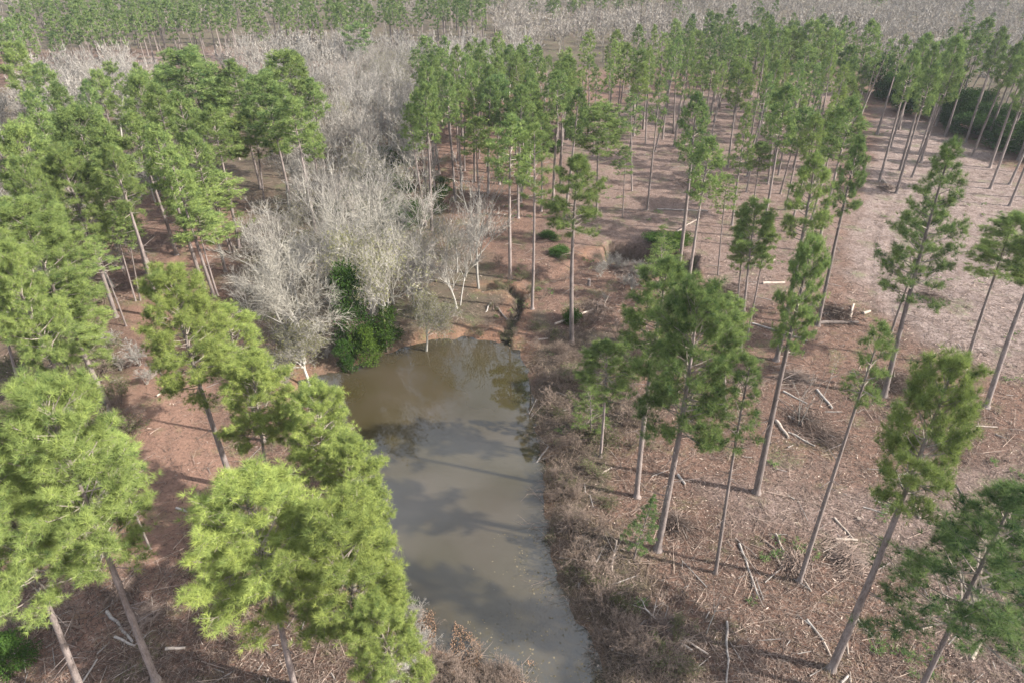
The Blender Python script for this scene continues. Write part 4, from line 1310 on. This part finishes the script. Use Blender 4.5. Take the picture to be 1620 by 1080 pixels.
for (x, y) in strip_points([(632, 940), (640, 985), (660, 1030), (640, 1075)], .55, 9, 34):
    plant('bare_shrub', 'whiteshrub', x, y, random.uniform(1.8, 3), None, 'pale leafless shrub at the water edge below the yellow green pines', 'shrub', 'pale shrubs at the lower left water edge', wood='stems', leaf='twigs')
for (x, y) in strip_points([(470, 600), (430, 590), (560, 575), (620, 560), (690, 535), (780, 530), (850, 560)], 1.0, 22, 35):
    if near_pond_d(np.array([x]), np.array([y]))[0] > .3:
        plant('bare_shrub', 'whiteshrub' if x < -5 else 'shrub', x, y, random.uniform(1, 2.2), None, 'leafless shrub along the far bank of the pond', 'shrub', 'leafless shrubs along the far bank', wood='stems', leaf='twigs')
for (x, y) in strip_points([(680, 1040), (740, 1050), (800, 1075), (850, 1100), (700, 1090)], .8, 26, 36):
    plant('bare_shrub', 'shrub', x, y, random.uniform(.8, 1.6), None, 'reddish brown leafless brush at the bottom edge of the pond', 'shrub', 'brown brush at the pond bottom edge', wood='stems', leaf='twigs')
for k, (a, b_) in enumerate([(60, 980), (20, 1000), (110, 940), (150, 900), (160, 930), (490, 770), (470, 790), (500, 760), (1180, 450), (700, 400), (790, 420)]):
    b = at(a, b_)
    plant('bare_shrub', 'shrub', float(b[0]), float(b[1]), random.uniform(1.0, 2.0), None, 'loose leafless shrub growing between the pines', 'shrub', 'loose leafless shrubs between the pines', wood='stems', leaf='twigs')

for (x, y) in strip_points([(40, 440), (120, 480), (160, 560), (175, 620), (185, 700), (120, 740), (150, 880), (80, 960)], 1.8, 46, 37):
    plant('bare_shrub', 'whiteshrub' if random.random() < .6 else 'shrub', x, y, random.uniform(1.5, 3.5), None, 'greyish leafless shrub under the pines left of the trail', 'shrub', 'leafless shrubs left of the trail', wood='stems', leaf='twigs')

for (x, y) in strip_points([(795, 555), (785, 520), (800, 480), (850, 470), (800, 440), (760, 460), (850, 440), (920, 420)], 1.3, 26, 38):
    if near_pond_d(np.array([x]), np.array([y]))[0] > .3:
        plant('bare_shrub', 'budshrub' if random.random() < .4 else 'shrub', x, y, random.uniform(.7, 1.8), None, 'leafless shrub beside the eroded gully above the pond', 'shrub', 'leafless shrubs beside the gully', wood='stems', leaf='twigs')

# ------------------------------------------------------------------ logs
def log(p1, p2, wpx, mat, label, lift=.0, limbs=0, name='fallen_log', group=None):
    a = at(*p1); b = at(*p2)
    d = (depth_of((a[0], a[1], 0)) + depth_of((b[0], b[1], 0))) / 2
    r = wpx / FOC * d / 2 * .82
    A = np.array([a[0], a[1], gz(*a) + r * .45 + .03]); B = np.array([b[0], b[1], gz(*b) + r * .45 + .03 + lift])
    mb = MB()
    rg = np.random.default_rng(int(p1[0] * 7 + p1[1]))
    L = np.linalg.norm(B - A)
    n = max(4, int(L / .8) + 2)
    t = np.linspace(0, 1, n)[:, None]
    pts = A * (1 - t) + B * t + rg.normal(size=(n, 3)) * np.array([.035, .035, .012]) * min(L, 3) / 2
    pts[0] = A; pts[-1] = B
    c = pts[0].copy()
    rr = np.linspace(r, r * .72, n) * rg.uniform(.92, 1.08, n)
    poly_tube(mb, pts - c, rr, 8, tint=.5)
    for k in range(limbs):
        u = rg.uniform(.3, 1); q = A * (1 - u) + B * u - c
        ax = np.array([rg.normal(), rg.normal(), rg.uniform(.1, .9)]); ax /= np.linalg.norm(ax)
        e = q + (ax + (B - A) / L * .6) * rg.uniform(.5, 1.6)
        tubes(mb, [q], [e], [r * .4], [r * .12], 4)
        for j in range(3):
            f = rg.uniform(.3, 1); s_ = q + (e - q) * f
            tubes(mb, [s_], [s_ + rg.normal(size=3) * .4], [r * .15], [.006], 3)
    o = mesh_obj(name, mb.mesh(name, [M[mat]], smooth=True))
    o.location = c
    setp(o, label, 'log', group)
for a in [
    ((1321, 815), (1351, 848), 5, 'pale_wood', 'pale peeled log whose lower end meets a short crosswise log', 0, 0),
    ((1323, 849), (1358, 850), 6, 'pale_wood', 'short pale log lying crosswise at the end of a longer one', 0, 0),
    ((1277, 977), (1303, 1010), 6, 'grey_wood', 'grey log left of the leaning pine base in the lower right', 0, 0),
    ((1304, 1013), (1316, 1036), 5, 'pale_wood', 'split log end touching the leaning pine base', 0, 0),
    ((1340, 1005), (1343, 1033), 5, 'pale_wood', 'upright looking pale log right of the leaning pine base', 0, 1),
    ((1150, 982), (1151, 1095), 5, 'grey_wood', 'long straight grey pole at the bottom right of the brambles', .1, 0),
    ((1223, 870), (1241, 898), 5, 'pale_wood', 'pale log in the crossed group, lowest on its left side', 0, 0),
    ((1227, 842), (1240, 870), 5, 'pale_wood', 'steep pale log at the top of the crossed group', .1, 0),
    ((1208, 852), (1228, 868), 5, 'litter', 'reddish log at the upper left of the crossed group', .05, 0),
    ((1236, 873), (1267, 886), 6, 'litter', 'reddish log at the right of the crossed group', .05, 0),
    ((1253, 890), (1284, 934), 5, 'pale_wood', 'pale log passing behind the foot of the skinny pine', 0, 0),
    ((1170, 858), (1198, 940), 5, 'grey_wood', 'long grey pole right of the thin tufted pine base', .1, 1),
    ((1163, 848), (1198, 882), 3, 'dark_wood', 'dark thin pole beside the long grey pole', .1, 0),
    ((1442, 787), (1457, 817), 6, 'pale_wood', 'pale log piece right of the streaked leaning trunk', 0, 0),
    ((1385, 788), (1410, 798), 4, 'grey_wood', 'short grey log left of the streaked leaning trunk', 0, 0),
    ((1367, 798), (1405, 809), 3, 'grey_wood', 'thin grey log below the short grey one', 0, 0),
    ((1515, 762), (1525, 783), 4, 'dark_wood', 'dark log piece above the big corner pine', 0, 0),
    ((1357, 975), (1385, 1008), 5, 'pale_wood', 'pale log under the left limbs of the corner pine', 0, 1),
    ((1433, 993), (1450, 987), 6, 'pale_wood', 'white log chunk under the corner pine', 0, 0),
    ((1460, 992), (1476, 986), 6, 'pale_wood', 'orange tinted log chunk under the corner pine', 0, 0),
    ((1538, 1040), (1556, 1008), 8, 'pale_wood', 'thick white log near the trunk of the corner pine', 0, 0),
    ((1331, 1078), (1343, 1066), 6, 'grey_wood', 'light grey log at the bottom edge below the leaning pine', 0, 0),
    ((1346, 1078), (1346, 1060), 4, 'pale_wood', 'narrow white log at the bottom edge below the leaning pine', 0, 0),
    ((1297, 511), (1358, 509), 8, 'dark_wood', 'thick dark log lying level at the left of the clearing', 0, 0),
    ((1345, 503), (1350, 483), 5, 'pale_wood', 'white log standing out above the thick dark log', .2, 0),
    ((1366, 495), (1377, 491), 6, 'pale_wood', 'small white log right of the thick dark log', 0, 0),
    ((1303, 497), (1333, 489), 4, 'grey_wood', 'thin grey log behind the thick dark log', .1, 0),
    ((1190, 510), (1277, 539), 4, 'grey_wood', 'long pale pole behind the bright topped pine', .05, 1),
    ((1228, 662), (1248, 690), 7, 'pale_wood', 'stout pale log left of the crooked leafless tree', 0, 0),
    ((1248, 655), (1271, 667), 6, 'grey_wood', 'stout grey log at the foot of the crooked leafless tree', 0, 0),
    ((1247, 680), (1290, 703), 4, 'grey_wood', 'thin log below the crooked leafless tree', 0, 1),
    ((1293, 613), (1318, 641), 6, 'grey_wood', 'grey log right of the crooked leafless tree', 0, 0),
    ((1240, 615), (1278, 634), 4, 'grey_wood', 'thin log left of the crooked leafless tree top', 0, 0),
    ((1207, 447), (1242, 446), 6, 'pale_wood', 'pale split log right of the earth bank pine', 0, 0),
    ((1215, 415), (1226, 411), 4, 'pale_wood', 'small pale log in the thinned stand beyond the split one', 0, 0),
    ((170, 968), (211, 1016), 7, 'grey_wood', 'pale log beside the large lower left trunk', 0, 0),
    ((183, 1009), (214, 1022), 6, 'grey_wood', 'bent pale log behind the large lower left trunk', 0, 1),
    ((263, 1028), (294, 1026), 7, 'pale_wood', 'short white log right of the large lower left trunk', 0, 0),
    ((128, 1084), (156, 1046), 4, 'grey_wood', 'thin grey pole in the bottom left between two trunks', .2, 0),
    ((279, 803), (297, 810), 5, 'grey_wood', 'small grey log on the trail left of the huge pine', 0, 0),
    ((249, 629), (281, 602), 4, 'pale_wood', 'pale stick across the middle of the trail', 0, 0),
    ((247, 584), (270, 610), 3, 'dark_wood', 'dark crooked branch on the middle of the trail', 0, 2),
    ((210, 568), (222, 576), 5, 'dark_wood', 'dark log scrap at the left side of the trail', 0, 0),
    ((733, 535), (777, 480), 4, 'grey_wood', 'pale dead pole leaning down the bank into the pond head', .1, 0),
    ((785, 485), (802, 506), 4, 'dark_wood', 'dark pole lying into the eroded gully', .1, 0),
    ((878, 511), (957, 481), 5, 'pale_wood', 'white fallen stem lying right of the central pine foot', .1, 3),
    ((852, 537), (867, 534), 4, 'pale_wood', 'short white stick on the bank below the central pine', 0, 0),
    ((538, 572), (575, 586), 6, 'dark_wood', 'fallen limb reaching into the water at the red bank', .05, 4),
    ((622, 1072), (712, 1044), 4, 'pale_wood', 'long white limb at the bottom edge left of the brown brush', .3, 3),
    ((938, 1060), (948, 1040), 5, 'pale_wood', 'pale stub of wood at the lower right water edge', .0, 0),
    ((968, 1022), (1020, 985), 5, 'grey_wood', 'grey log in the bottom brambles', .2, 1),
    ((1095, 1028), (1020, 968), 5, 'grey_wood', 'grey fallen crown stem in the bottom brambles', .3, 5),
    ((1120, 1033), (1055, 1000), 4, 'pale_wood', 'pale forked fallen limb beside the leafless snag', .3, 4),
    ((968, 905), (975, 860), 4, 'pale_wood', 'white branching dead limb left of the dark sapling', .3, 5),
    ((915, 925), (950, 880), 3, 'grey_wood', 'thin grey limb on the right bank', .2, 2),
    ((832, 735), (868, 705), 4, 'grey_wood', 'grey limb hanging over the right water edge', .3, 2),
    ((1072, 750), (1084, 764), 6, 'grey_wood', 'short log right of the stubbed trunk', 0, 0),
    ((950, 748), (968, 737), 4, 'pale_wood', 'short pale log left of the nearer bank trunk', 0, 0),
    ((360, 297), (382, 300), 3, 'pale_wood', 'thin white log beneath the big round pine', 0, 0),
    ((435, 320), (455, 318), 3, 'pale_wood', 'white log scrap right of the big round pine base', 0, 0),
    ((1040, 330), (1120, 332), 2.5, 'grey_wood', 'long thin log upslope of the earth bank', 0, 0),
    ((1085, 447), (1120, 464), 4, 'grey_wood', 'log at the foot of the tall pine right of the earth bank', 0, 1),
    ((1050, 380), (1105, 352), 3, 'pale_wood', 'white pole leaning across the right end of the earth bank', 1.0, 1),
    ((1080, 425), (1088, 437), 5, 'pale_wood', 'split pale log left of the tall pine foot', .2, 0),
    ((1386, 298), (1410, 302), 4, 'dark_wood', 'dark log at the near end of the far pine row', 0, 0),
    ((1395, 288), (1402, 294), 6, 'pale_wood', 'white log end beside the far pine row', 0, 0),
    ((1545, 670), (1580, 672), 3, 'pale_wood', 'thin pale log below the dark trunked pine at right', 0, 0),
]:
    log(*a)

# stump
def stump(px, py, r, h, label):
    b = at(px, py); mb = MB()
    poly_tube(mb, [[0, 0, 0], [0, 0, h * .6], [0, 0, h]], [r * 1.3, r, r * .95], 10, tint=.5, cap=False)
    o = bpy.data.objects.new('tree_stump', None); link(o); o.location = (b[0], b[1], gz(*b) - .03)
    mesh_obj('bark', mb.mesh('stump_bark', [M['bark']], smooth=True), o)
    m2 = MB(); a = np.arange(10) * .6283
    m2.add(np.column_stack([np.cos(a) * r * .93, np.sin(a) * r * .93, np.full(10, h + .004)]).tolist() + [[0, 0, h + .004]], [[i, (i + 1) % 10, 10] for i in range(10)], 0, .5)
    mesh_obj('cut_face', m2.mesh('stump_top', [M['pale_wood']]), o)
    setp(o, label, 'stump')
stump(229, 967, .16, .22, 'fresh cut pale stump right of the large lower left trunk')
stump(1360, 816, .17, .2, 'pale stump left of the streaked leaning trunk')
stump(932, 448, .2, .9, 'tall dark stump left of the brush filled gully')
stump(898, 220, .25, .5, 'white stump far up in the thinned plantation')

# ------------------------------------------------------------------ brush piles
def brush_pile(px, py, w, h, n, label, mats=('litter', 'pale_wood')):
    b = at(px, py); rg = np.random.default_rng(px * 3 + py); mb = MB()
    a = rg.uniform(0, 6.28, n); r = np.minimum(np.abs(rg.normal(size=n)) * w * .26, w * .5)
    L = rg.uniform(.5, 2.2, n)
    da = rg.normal(size=n) * .7 + rg.uniform(0, 3)
    c = np.column_stack([np.cos(a) * r, np.sin(a) * r, rg.uniform(.02, 1, n) * h * np.exp(-(r / (w * .42)) ** 2)])
    d = np.column_stack([np.cos(da), np.sin(da), rg.normal(size=n) * .22])
    P0 = c - d * L[:, None] * .5; P1 = c + d * L[:, None] * .5
    gb = gz(*b)
    for P in (P0, P1):
        g = ground_z(P[:, 0] + b[0], P[:, 1] + b[1]) - gb
        P[:, 2] = np.maximum(P[:, 2], g + .02)
    R = rg.uniform(.009, .028, n)
    k = rg.random(n) < .975
    tubes(mb, P0[k], P1[k], R[k], R[k] * .5, 3, 0, rg.uniform(.1, .65, k.sum()))
    tubes(mb, P0[~k], P1[~k], R[~k] * 1.2, R[~k] * .7, 4, 1, .5)
    o = mesh_obj('brush_pile', mb.mesh('brush_pile', [M[mats[0]], M[mats[1]]]))
    o.location = (b[0], b[1], gb)
    setp(o, label, 'brush pile')
for a in [(1345, 880, 4.2, .7, 500, 'brush pile below the crosswise pale log'),
          (1415, 602, 6.0, .9, 700, 'large brush pile behind the tall pyramid shaped pine foot'),
          (1320, 497, 5.5, .8, 600, 'brush pile around the thick dark log'),
          (1275, 662, 4.5, .7, 500, 'brush pile at the foot of the crooked leafless tree'),
          (1310, 690, 4.5, .6, 450, 'brush pile below the grey log right of the crooked tree'),
          (1000, 428, 4.5, 1.0, 600, 'brush heap dropped in the gully under the earth bank'),
          (1260, 595, 4.5, .5, 400, 'reddish brush pile left of the crooked tree top'),
          (1400, 300, 4.0, .6, 300, 'dark brush pile at the near end of the far pine row'),
          (945, 487, 5.0, .7, 500, 'pale brush pile around the white fallen stem'),
          (1070, 830, 2.6, .6, 350, 'brush pile right of the stubbed trunk'),
          (1050, 1000, 4.0, .9, 600, 'brush pile in the bottom brambles'),
          (1260, 890, 3.0, .4, 250, 'brush around the crossed group of logs'),
          (230, 975, 2.2, .3, 200, 'small branch pile beside the fresh cut stump'),
          (190, 940, 2.4, .4, 220, 'branch pile left of the large lower left trunk'),
          (1110, 640, 4.0, .6, 400, 'brush pile behind the big dark pine'),
          (1530, 640, 5.0, .4, 350, 'brush pile left of the dark trunked pine at right'),
          (975, 210, 7.0, .8, 250, 'brush pile far up in the thinned plantation'),
          (1150, 460, 5.0, .5, 350, 'brush pile between the earth bank and the pine clump'),
          (1180, 385, 5.0, .6, 350, 'brush pile left of the tall ragged dark pine foot'),
          (1095, 290, 6.0, .7, 300, 'brush pile upslope of the tall pine right of the earth bank'),
          (1470, 470, 4.5, .4, 300, 'low scattered brush in the middle of the pale clearing'),
          (1180, 600, 4.0, .5, 350, 'brush pile below the pine clump in the debris'),
          (1480, 700, 4.5, .4, 320, 'low brush pile behind the tall leaning pine crown'),
          (395, 760, 2.5, .6, 260, 'orange brown dead brush beside the trail side pine trunk')]:
    brush_pile(*a)

# ------------------------------------------------------------------ loose litter (nobody could count it)
TRAIL = gpoly([(195, 560), (205, 480), (235, 420), (290, 400), (330, 330), (400, 320), (390, 350), (330, 400), (300, 430), (300, 520), (340, 640), (370, 740), (300, 860), (240, 900), (170, 880), (215, 720), (190, 640)])
def scatter(n, ymax_px=120, seed=0, power=1.0, poly=None):
    rg = np.random.default_rng(seed)
    u = rg.uniform(-60, 1680, n * 3); v = ymax_px + (1130 - ymax_px) * rg.random(n * 3) ** power
    d = CAMH / (SP + CP * (v - 540) / FOC)
    X = (u - 810) / FOC * d; Y = (CP - SP * (v - 540) / FOC) * d
    k = (near_pond_d(X, Y) > .35) & ~(inside(X, Y, TRAIL) & (rg.random(len(X)) < .7))
    X, Y = X[k][:n], Y[k][:n]
    return X, Y, rg
# sticks
X, Y, rg = scatter(26000, 150, 81)
n = len(X)
L = rg.uniform(.15, 1.1, n) * rg.uniform(.5, 1.6, n)
clump = vnoise(X, Y, 3.0, 61)
k = clump > rg.random(n) * .75
X, Y, L = X[k], Y[k], L[k]; n = len(X)
a = rg.uniform(0, 6.28, n)
D = np.column_stack([np.cos(a), np.sin(a), rg.normal(size=n) * .12]) * L[:, None] * .5
C = np.column_stack([X, Y, ground_z(X, Y) + .05 + rg.random(n) * .12])
mb = MB()
R = rg.uniform(.008, .026, n)
tubes(mb, C - D, C + D, R, R * .5, 3, 0, np.clip(rg.normal(size=n) * .3 + .5, 0, 1))
big = rg.random(n) < .02
tubes(mb, C[big] - D[big] * 1.8, C[big] + D[big] * 1.8, R[big] * 2.2, R[big] * 1.3, 5, 1, .5)
o = mesh_obj('fallen_sticks', mb.mesh('fallen_sticks', [M['litter'], M['grey_wood']]))
setp(o, 'thousands of loose dead sticks strewn over the forest floor', 'sticks', kind='stuff')
# needle and twig slivers
X, Y, rg = scatter(150000, 190, 85)
n = len(X); a = rg.uniform(0, 6.28, n)
L = rg.uniform(.12, .55, n)
D = np.column_stack([np.cos(a), np.sin(a), rg.normal(size=n) * .25]) * L[:, None]
C = np.column_stack([X, Y, ground_z(X, Y) + .03 + rg.random(n) * .06])
mb = MB()
P0, P1 = C - D * .5, C + D * .5
U = np.cross(D, np.array([0, 0, 1.])) + rg.normal(size=(n, 3)) * .05; U /= np.linalg.norm(U, axis=1, keepdims=True)
w = rg.uniform(.012, .03, n)[:, None]
mb.add(np.stack([P0 - U * w, P0 + U * w, P1], axis=1).reshape(-1, 3), np.arange(n * 3).reshape(-1, 3), 0, np.repeat(np.where(rg.random(n) < .5, rg.random(n) * .25, rg.random(n) * .9), 3))
o = mesh_obj('twig_litter', mb.mesh('twig_litter', [flat_leaf('twig_litter', (.035, .023, .018), (.33, .25, .20))]))
setp(o, 'fine broken twigs and needles covering the forest floor', 'twig litter', kind='stuff')
X, Y, rg = scatter(34000, 120, 87)
k = inside(X, Y, gpoly([(900, 500), (870, 200), (1050, 150), (1390, 130), (1560, 240), (1640, 300), (1700, 480), (1640, 640), (1420, 560)])) & (vnoise(X, Y, 2.6, 71) > .3)
X, Y = X[k], Y[k]; n = len(X); a = rg.uniform(0, 6.28, n); L = rg.uniform(.2, .9, n)
D = np.column_stack([np.cos(a), np.sin(a), rg.normal(size=n) * .2]) * L[:, None]
C = np.column_stack([X, Y, ground_z(X, Y) + .04 + rg.random(n) * .08]); mb = MB()
R_ = rg.uniform(.012, .04, n)
tubes(mb, C - D * .5, C + D * .5, R_, R_ * .5, 3, 0, np.clip(rg.normal(size=n) * .4 + .5, 0, 1))
o = mesh_obj('clearing_slash', mb.mesh('clearing_slash', [M['litter']]))
setp(o, 'short broken slash pieces littering the pale clearing', 'slash', kind='stuff')
# branchy slash
X, Y, rg = scatter(2200, 180, 82)
n = len(X); mb = MB()
a = rg.uniform(0, 6.28, n); L = rg.uniform(.8, 2.8, n)
D = np.column_stack([np.cos(a), np.sin(a), np.zeros(n)])
C = np.column_stack([X, Y, ground_z(X, Y) + .08])
E = C + D * L[:, None] + np.array([0, 0, .1])
tubes(mb, C, E, rg.uniform(.015, .035, n), .008, 3, 0, rg.random(n))
for q in range(6):
    f = rg.uniform(.25, .95, n)[:, None]; B = C * (1 - f) + E * f
    s = rg.choice([-1, 1], n) * rg.uniform(.4, .9, n)
    dd = np.column_stack([np.cos(a + s), np.sin(a + s), rg.uniform(-.02, .5, n)])
    tubes(mb, B, B + dd * (L * rg.uniform(.15, .45, n))[:, None], .009, .004, 3, 0, rg.random(n))
o = mesh_obj('slash_branches', mb.mesh('slash_branches', [M['litter']]))
setp(o, 'dead branches with side twigs left lying across the forest floor', 'branches', kind='stuff')
# green boughs cut and left on the ground
X, Y, rg = scatter(5200, 190, 86)
k = (vnoise(X, Y, 4.2, 69) > .74) & (X > -2) & (rg.random(len(X)) < .6)
X, Y = X[k], Y[k]; n = len(X); mb = MB()
for q in range(9):
    a = rg.uniform(0, 6.28, n); rr_ = rg.uniform(0, .55, n)
    C = np.column_stack([X + np.cos(a) * rr_, Y + np.sin(a) * rr_, np.zeros(n)])
    C[:, 2] = ground_z(C[:, 0], C[:, 1]) + .1 + rg.random(n) * .2
    for w_ in range(7):
        dd = rg.normal(size=(n, 3)); dd[:, 2] = np.abs(dd[:, 2]) * .6; dd /= np.linalg.norm(dd, axis=1, keepdims=True)
        strips(mb, C, C + dd * .28, .045, 0, np.clip(rg.normal(size=n) * .25 + .35, 0, 1), rg)
o = mesh_obj('cut_green_boughs', mb.mesh('cut_green_boughs', [M['needles']]))
o.color = (.1, 0, 0, 1)
setp(o, 'green pine boughs and low sprouts scattered over the thinned ground', 'pine boughs', kind='stuff')
# chips and bark flakes
X, Y, rg = scatter(34000, 180, 83)
pal = vnoise(X, Y, 6, 62) * .6 + .2
cl = gpoly([(1330, 430), (1345, 330), (1385, 240), (1390, 170), (1560, 240), (1640, 300), (1700, 480), (1640, 600), (1420, 520)])
rt = X > 4
k = (rg.random(len(X)) < np.where(rt, .9, .3) * pal * 1.3) | (inside(X, Y, cl) & (rg.random(len(X)) < .9))
X, Y = X[k], Y[k]; n = len(X)
C = np.column_stack([X, Y, ground_z(X, Y) + .05])
a = rg.uniform(0, 6.28, n); s = rg.uniform(.02, .07, n); e = rg.uniform(1.2, 4, n)
U = np.column_stack([np.cos(a), np.sin(a), rg.normal(size=n) * .3]) * (s * e)[:, None]
W = np.column_stack([-np.sin(a), np.cos(a), rg.normal(size=n) * .5]) * s[:, None]
V = np.stack([C - U, C + W * .6, C + U, C - W * .6], axis=1).reshape(-1, 3)
mb = MB(); mb.add(V, np.arange(n * 4).reshape(-1, 4), 0, np.repeat(np.clip(rg.random(n) ** 1.6, 0, 1), 4))
o = mesh_obj('wood_chips', mb.mesh('wood_chips', [M['chips']]))
setp(o, 'pale wood chips and bark flakes scattered over the ground', 'wood chips', kind='stuff')
# dead grass and small stems standing up
X, Y, rg = scatter(30000, 200, 84)
bp_ = gpoly([(850, 500), (960, 520), (1010, 640), (980, 720), (960, 800), (1060, 960), (1130, 1080), (1130, 1180), (920, 1180), (860, 860), (830, 640)])
k = (vnoise(X, Y, 2.2, 63) > .62) & (rg.random(len(X)) < .35) | (inside(X, Y, bp_)) | ((near_pond_d(X, Y) < 3.5) & (rg.random(len(X)) < .8)) | (seg_dist(X, Y, GULLY_A, False) < 2.2)
X, Y = X[k], Y[k]; n = len(X)
mb = MB()
for q in range(4):
    C = np.column_stack([X + rg.normal(size=n) * .08, Y + rg.normal(size=n) * .08, ground_z(X, Y)])
    d = np.column_stack([rg.normal(size=n) * .5, rg.normal(size=n) * .5, np.ones(n)]) * rg.uniform(.15, .6, n)[:, None]
    strips(mb, C, C + d, .022, 0, rg.random(n), rg)
o = mesh_obj('dead_grass', mb.mesh('dead_grass', [flat_leaf('dry_grass', (.13, .10, .06), (.34, .27, .18))]))
setp(o, 'dry brown grass and dead weed stems along the banks', 'dead grass', kind='stuff')
# brambles of the right bank and the brown brush in the water
mb = MB()
for poly_px, n_, hh in (([(850, 520), (930, 520), (960, 640), (940, 720), (905, 800), (925, 900), (1000, 970), (1070, 1060), (1080, 1150), (975, 1150), (900, 940), (868, 860), (862, 740), (842, 640)], 6500, .8),
                        ([(650, 985), (640, 1040), (640, 1120), (860, 1130), (850, 1075), (780, 1045), (720, 1020), (690, 975)], 3600, .5)):
    poly = gpoly(poly_px); xs = [p[0] for p in poly]; ys = [p[1] for p in poly]
    rg = np.random.default_rng(n_)
    X = rg.uniform(min(xs), max(xs), n_ * 2); Y = rg.uniform(min(ys), max(ys), n_ * 2)
    k = inside(X, Y, poly) & (vnoise(X, Y, 1.6, 66) > .3); X, Y = X[k][:n_], Y[k][:n_]; n = len(X)
    z = np.maximum(ground_z(X, Y), WATER_Z)
    p = np.column_stack([X, Y, z]); a = rg.uniform(0, 6.28, n); h = rg.uniform(.3, 1.2, n) * hh
    for sgm in range(3):
        f = [1.0, .4, -.5][sgm]
        q = p + np.column_stack([np.cos(a) * h * .45, np.sin(a) * h * .45, h * .5 * f])
        tubes(mb, p, q, .011 - .002 * sgm, .009 - .002 * sgm, 3, 0, rg.random(n))
        p = q; a = a + rg.normal(size=n) * .5
o = mesh_obj('bramble_thicket', mb.mesh('bramble_thicket', [M['brown_twig']]))
setp(o, 'arching brown brambles covering the banks beside the pond', 'brambles', kind='stuff')
# dead leaves on the brush in the water
mb = MB(); rg = np.random.default_rng(77)
poly = gpoly([(645, 985), (660, 965), (700, 968), (740, 1000), (800, 1030), (870, 1060), (900, 1100), (760, 1130), (640, 1120)], WATER_Z)
xs = [p[0] for p in poly]; ys = [p[1] for p in poly]
X = rg.uniform(min(xs), max(xs), 16000); Y = rg.uniform(min(ys), max(ys), 16000)
k = inside(X, Y, poly) & (vnoise(X, Y, 1.1, 67) > .42); X, Y = X[k], Y[k]; n = len(X)
C = np.column_stack([X, Y, np.full(n, WATER_Z) + rg.random(n) ** 2 * .5])
dd = rg.normal(size=(n, 3)) * np.array([1, 1, .5]); dd /= np.linalg.norm(dd, axis=1, keepdims=True)
strips(mb, C, C + dd * .11, .07, 0, rg.random(n), rg)
o = mesh_obj('dead_water_brush', mb.mesh('dead_water_brush', [M['brown_leaf']]))
setp(o, 'dead brown leafy brush standing in the shallow bottom end of the pond', 'water brush', kind='stuff')
# floating scraps along the shallow right side
mb = MB(); rg = np.random.default_rng(78)
X = rg.uniform(-3, 6, 5000); Y = rg.uniform(21, 36, 5000)
d = near_pond_d(X, Y)
k = (d < -.1) & (rg.random(5000) < np.exp(d / 1.6) * .55 + .10 * (Y < 26)) & (vnoise(X, Y, .8, 68) > .4); X, Y = X[k], Y[k]; n = len(X)
C = np.column_stack([X, Y, np.full(n, WATER_Z + .006)]); a = rg.uniform(0, 6.28, n); s = rg.uniform(.02, .07, n)
U = np.column_stack([np.cos(a), np.sin(a), np.zeros(n)]) * s[:, None] * 1.6; W = np.column_stack([-np.sin(a), np.cos(a), np.zeros(n)]) * s[:, None]
mb.add(np.stack([C - U, C + W, C + U, C - W], axis=1).reshape(-1, 3), np.arange(n * 4).reshape(-1, 4), 0, np.repeat(rg.random(n), 4))
o = mesh_obj('floating_weed', mb.mesh('floating_weed', [M['weed']]))
setp(o, 'scraps of weed and leaf floating along the shallow water edge', 'water weed', kind='stuff')

# ------------------------------------------------------------------ air
HAZE = 0.00016
if HAZE > 0:
    mb = MB()
    x0, x1, y0, y1, z0, z1 = -520, 560, -40, 640, -3.5, CAMH + 4
    V = [(x, y, z) for z in (z0, z1) for y in (y0, y1) for x in (x0, x1)]
    mb.add(V, [(0, 2, 3, 1), (4, 5, 7, 6), (0, 1, 5, 4), (2, 6, 7, 3), (0, 4, 6, 2), (1, 3, 7, 5)])
    m, t = new_mat('haze_air')
    out = N(t, 'ShaderNodeOutputMaterial'); vol = N(t, 'ShaderNodeVolumePrincipled')
    vol.inputs['Color'].default_value = (.86, .93, 1.0, 1); vol.inputs['Density'].default_value = HAZE
    vol.inputs['Anisotropy'].default_value = .2
    t.links.new(vol.outputs[0], out.inputs['Volume'])
    o = mesh_obj('haze', mb.mesh('haze', [m]))
    setp(o, 'thin pale air over the whole forest', kind='stuff')
single_out()
tot = sum(len(m.polygons) for m in bpy.data.meshes)
print('STATS faces', tot, 'pines', len(PINES), 'hw', CNT['hw'], 'objs', len(bpy.data.objects))
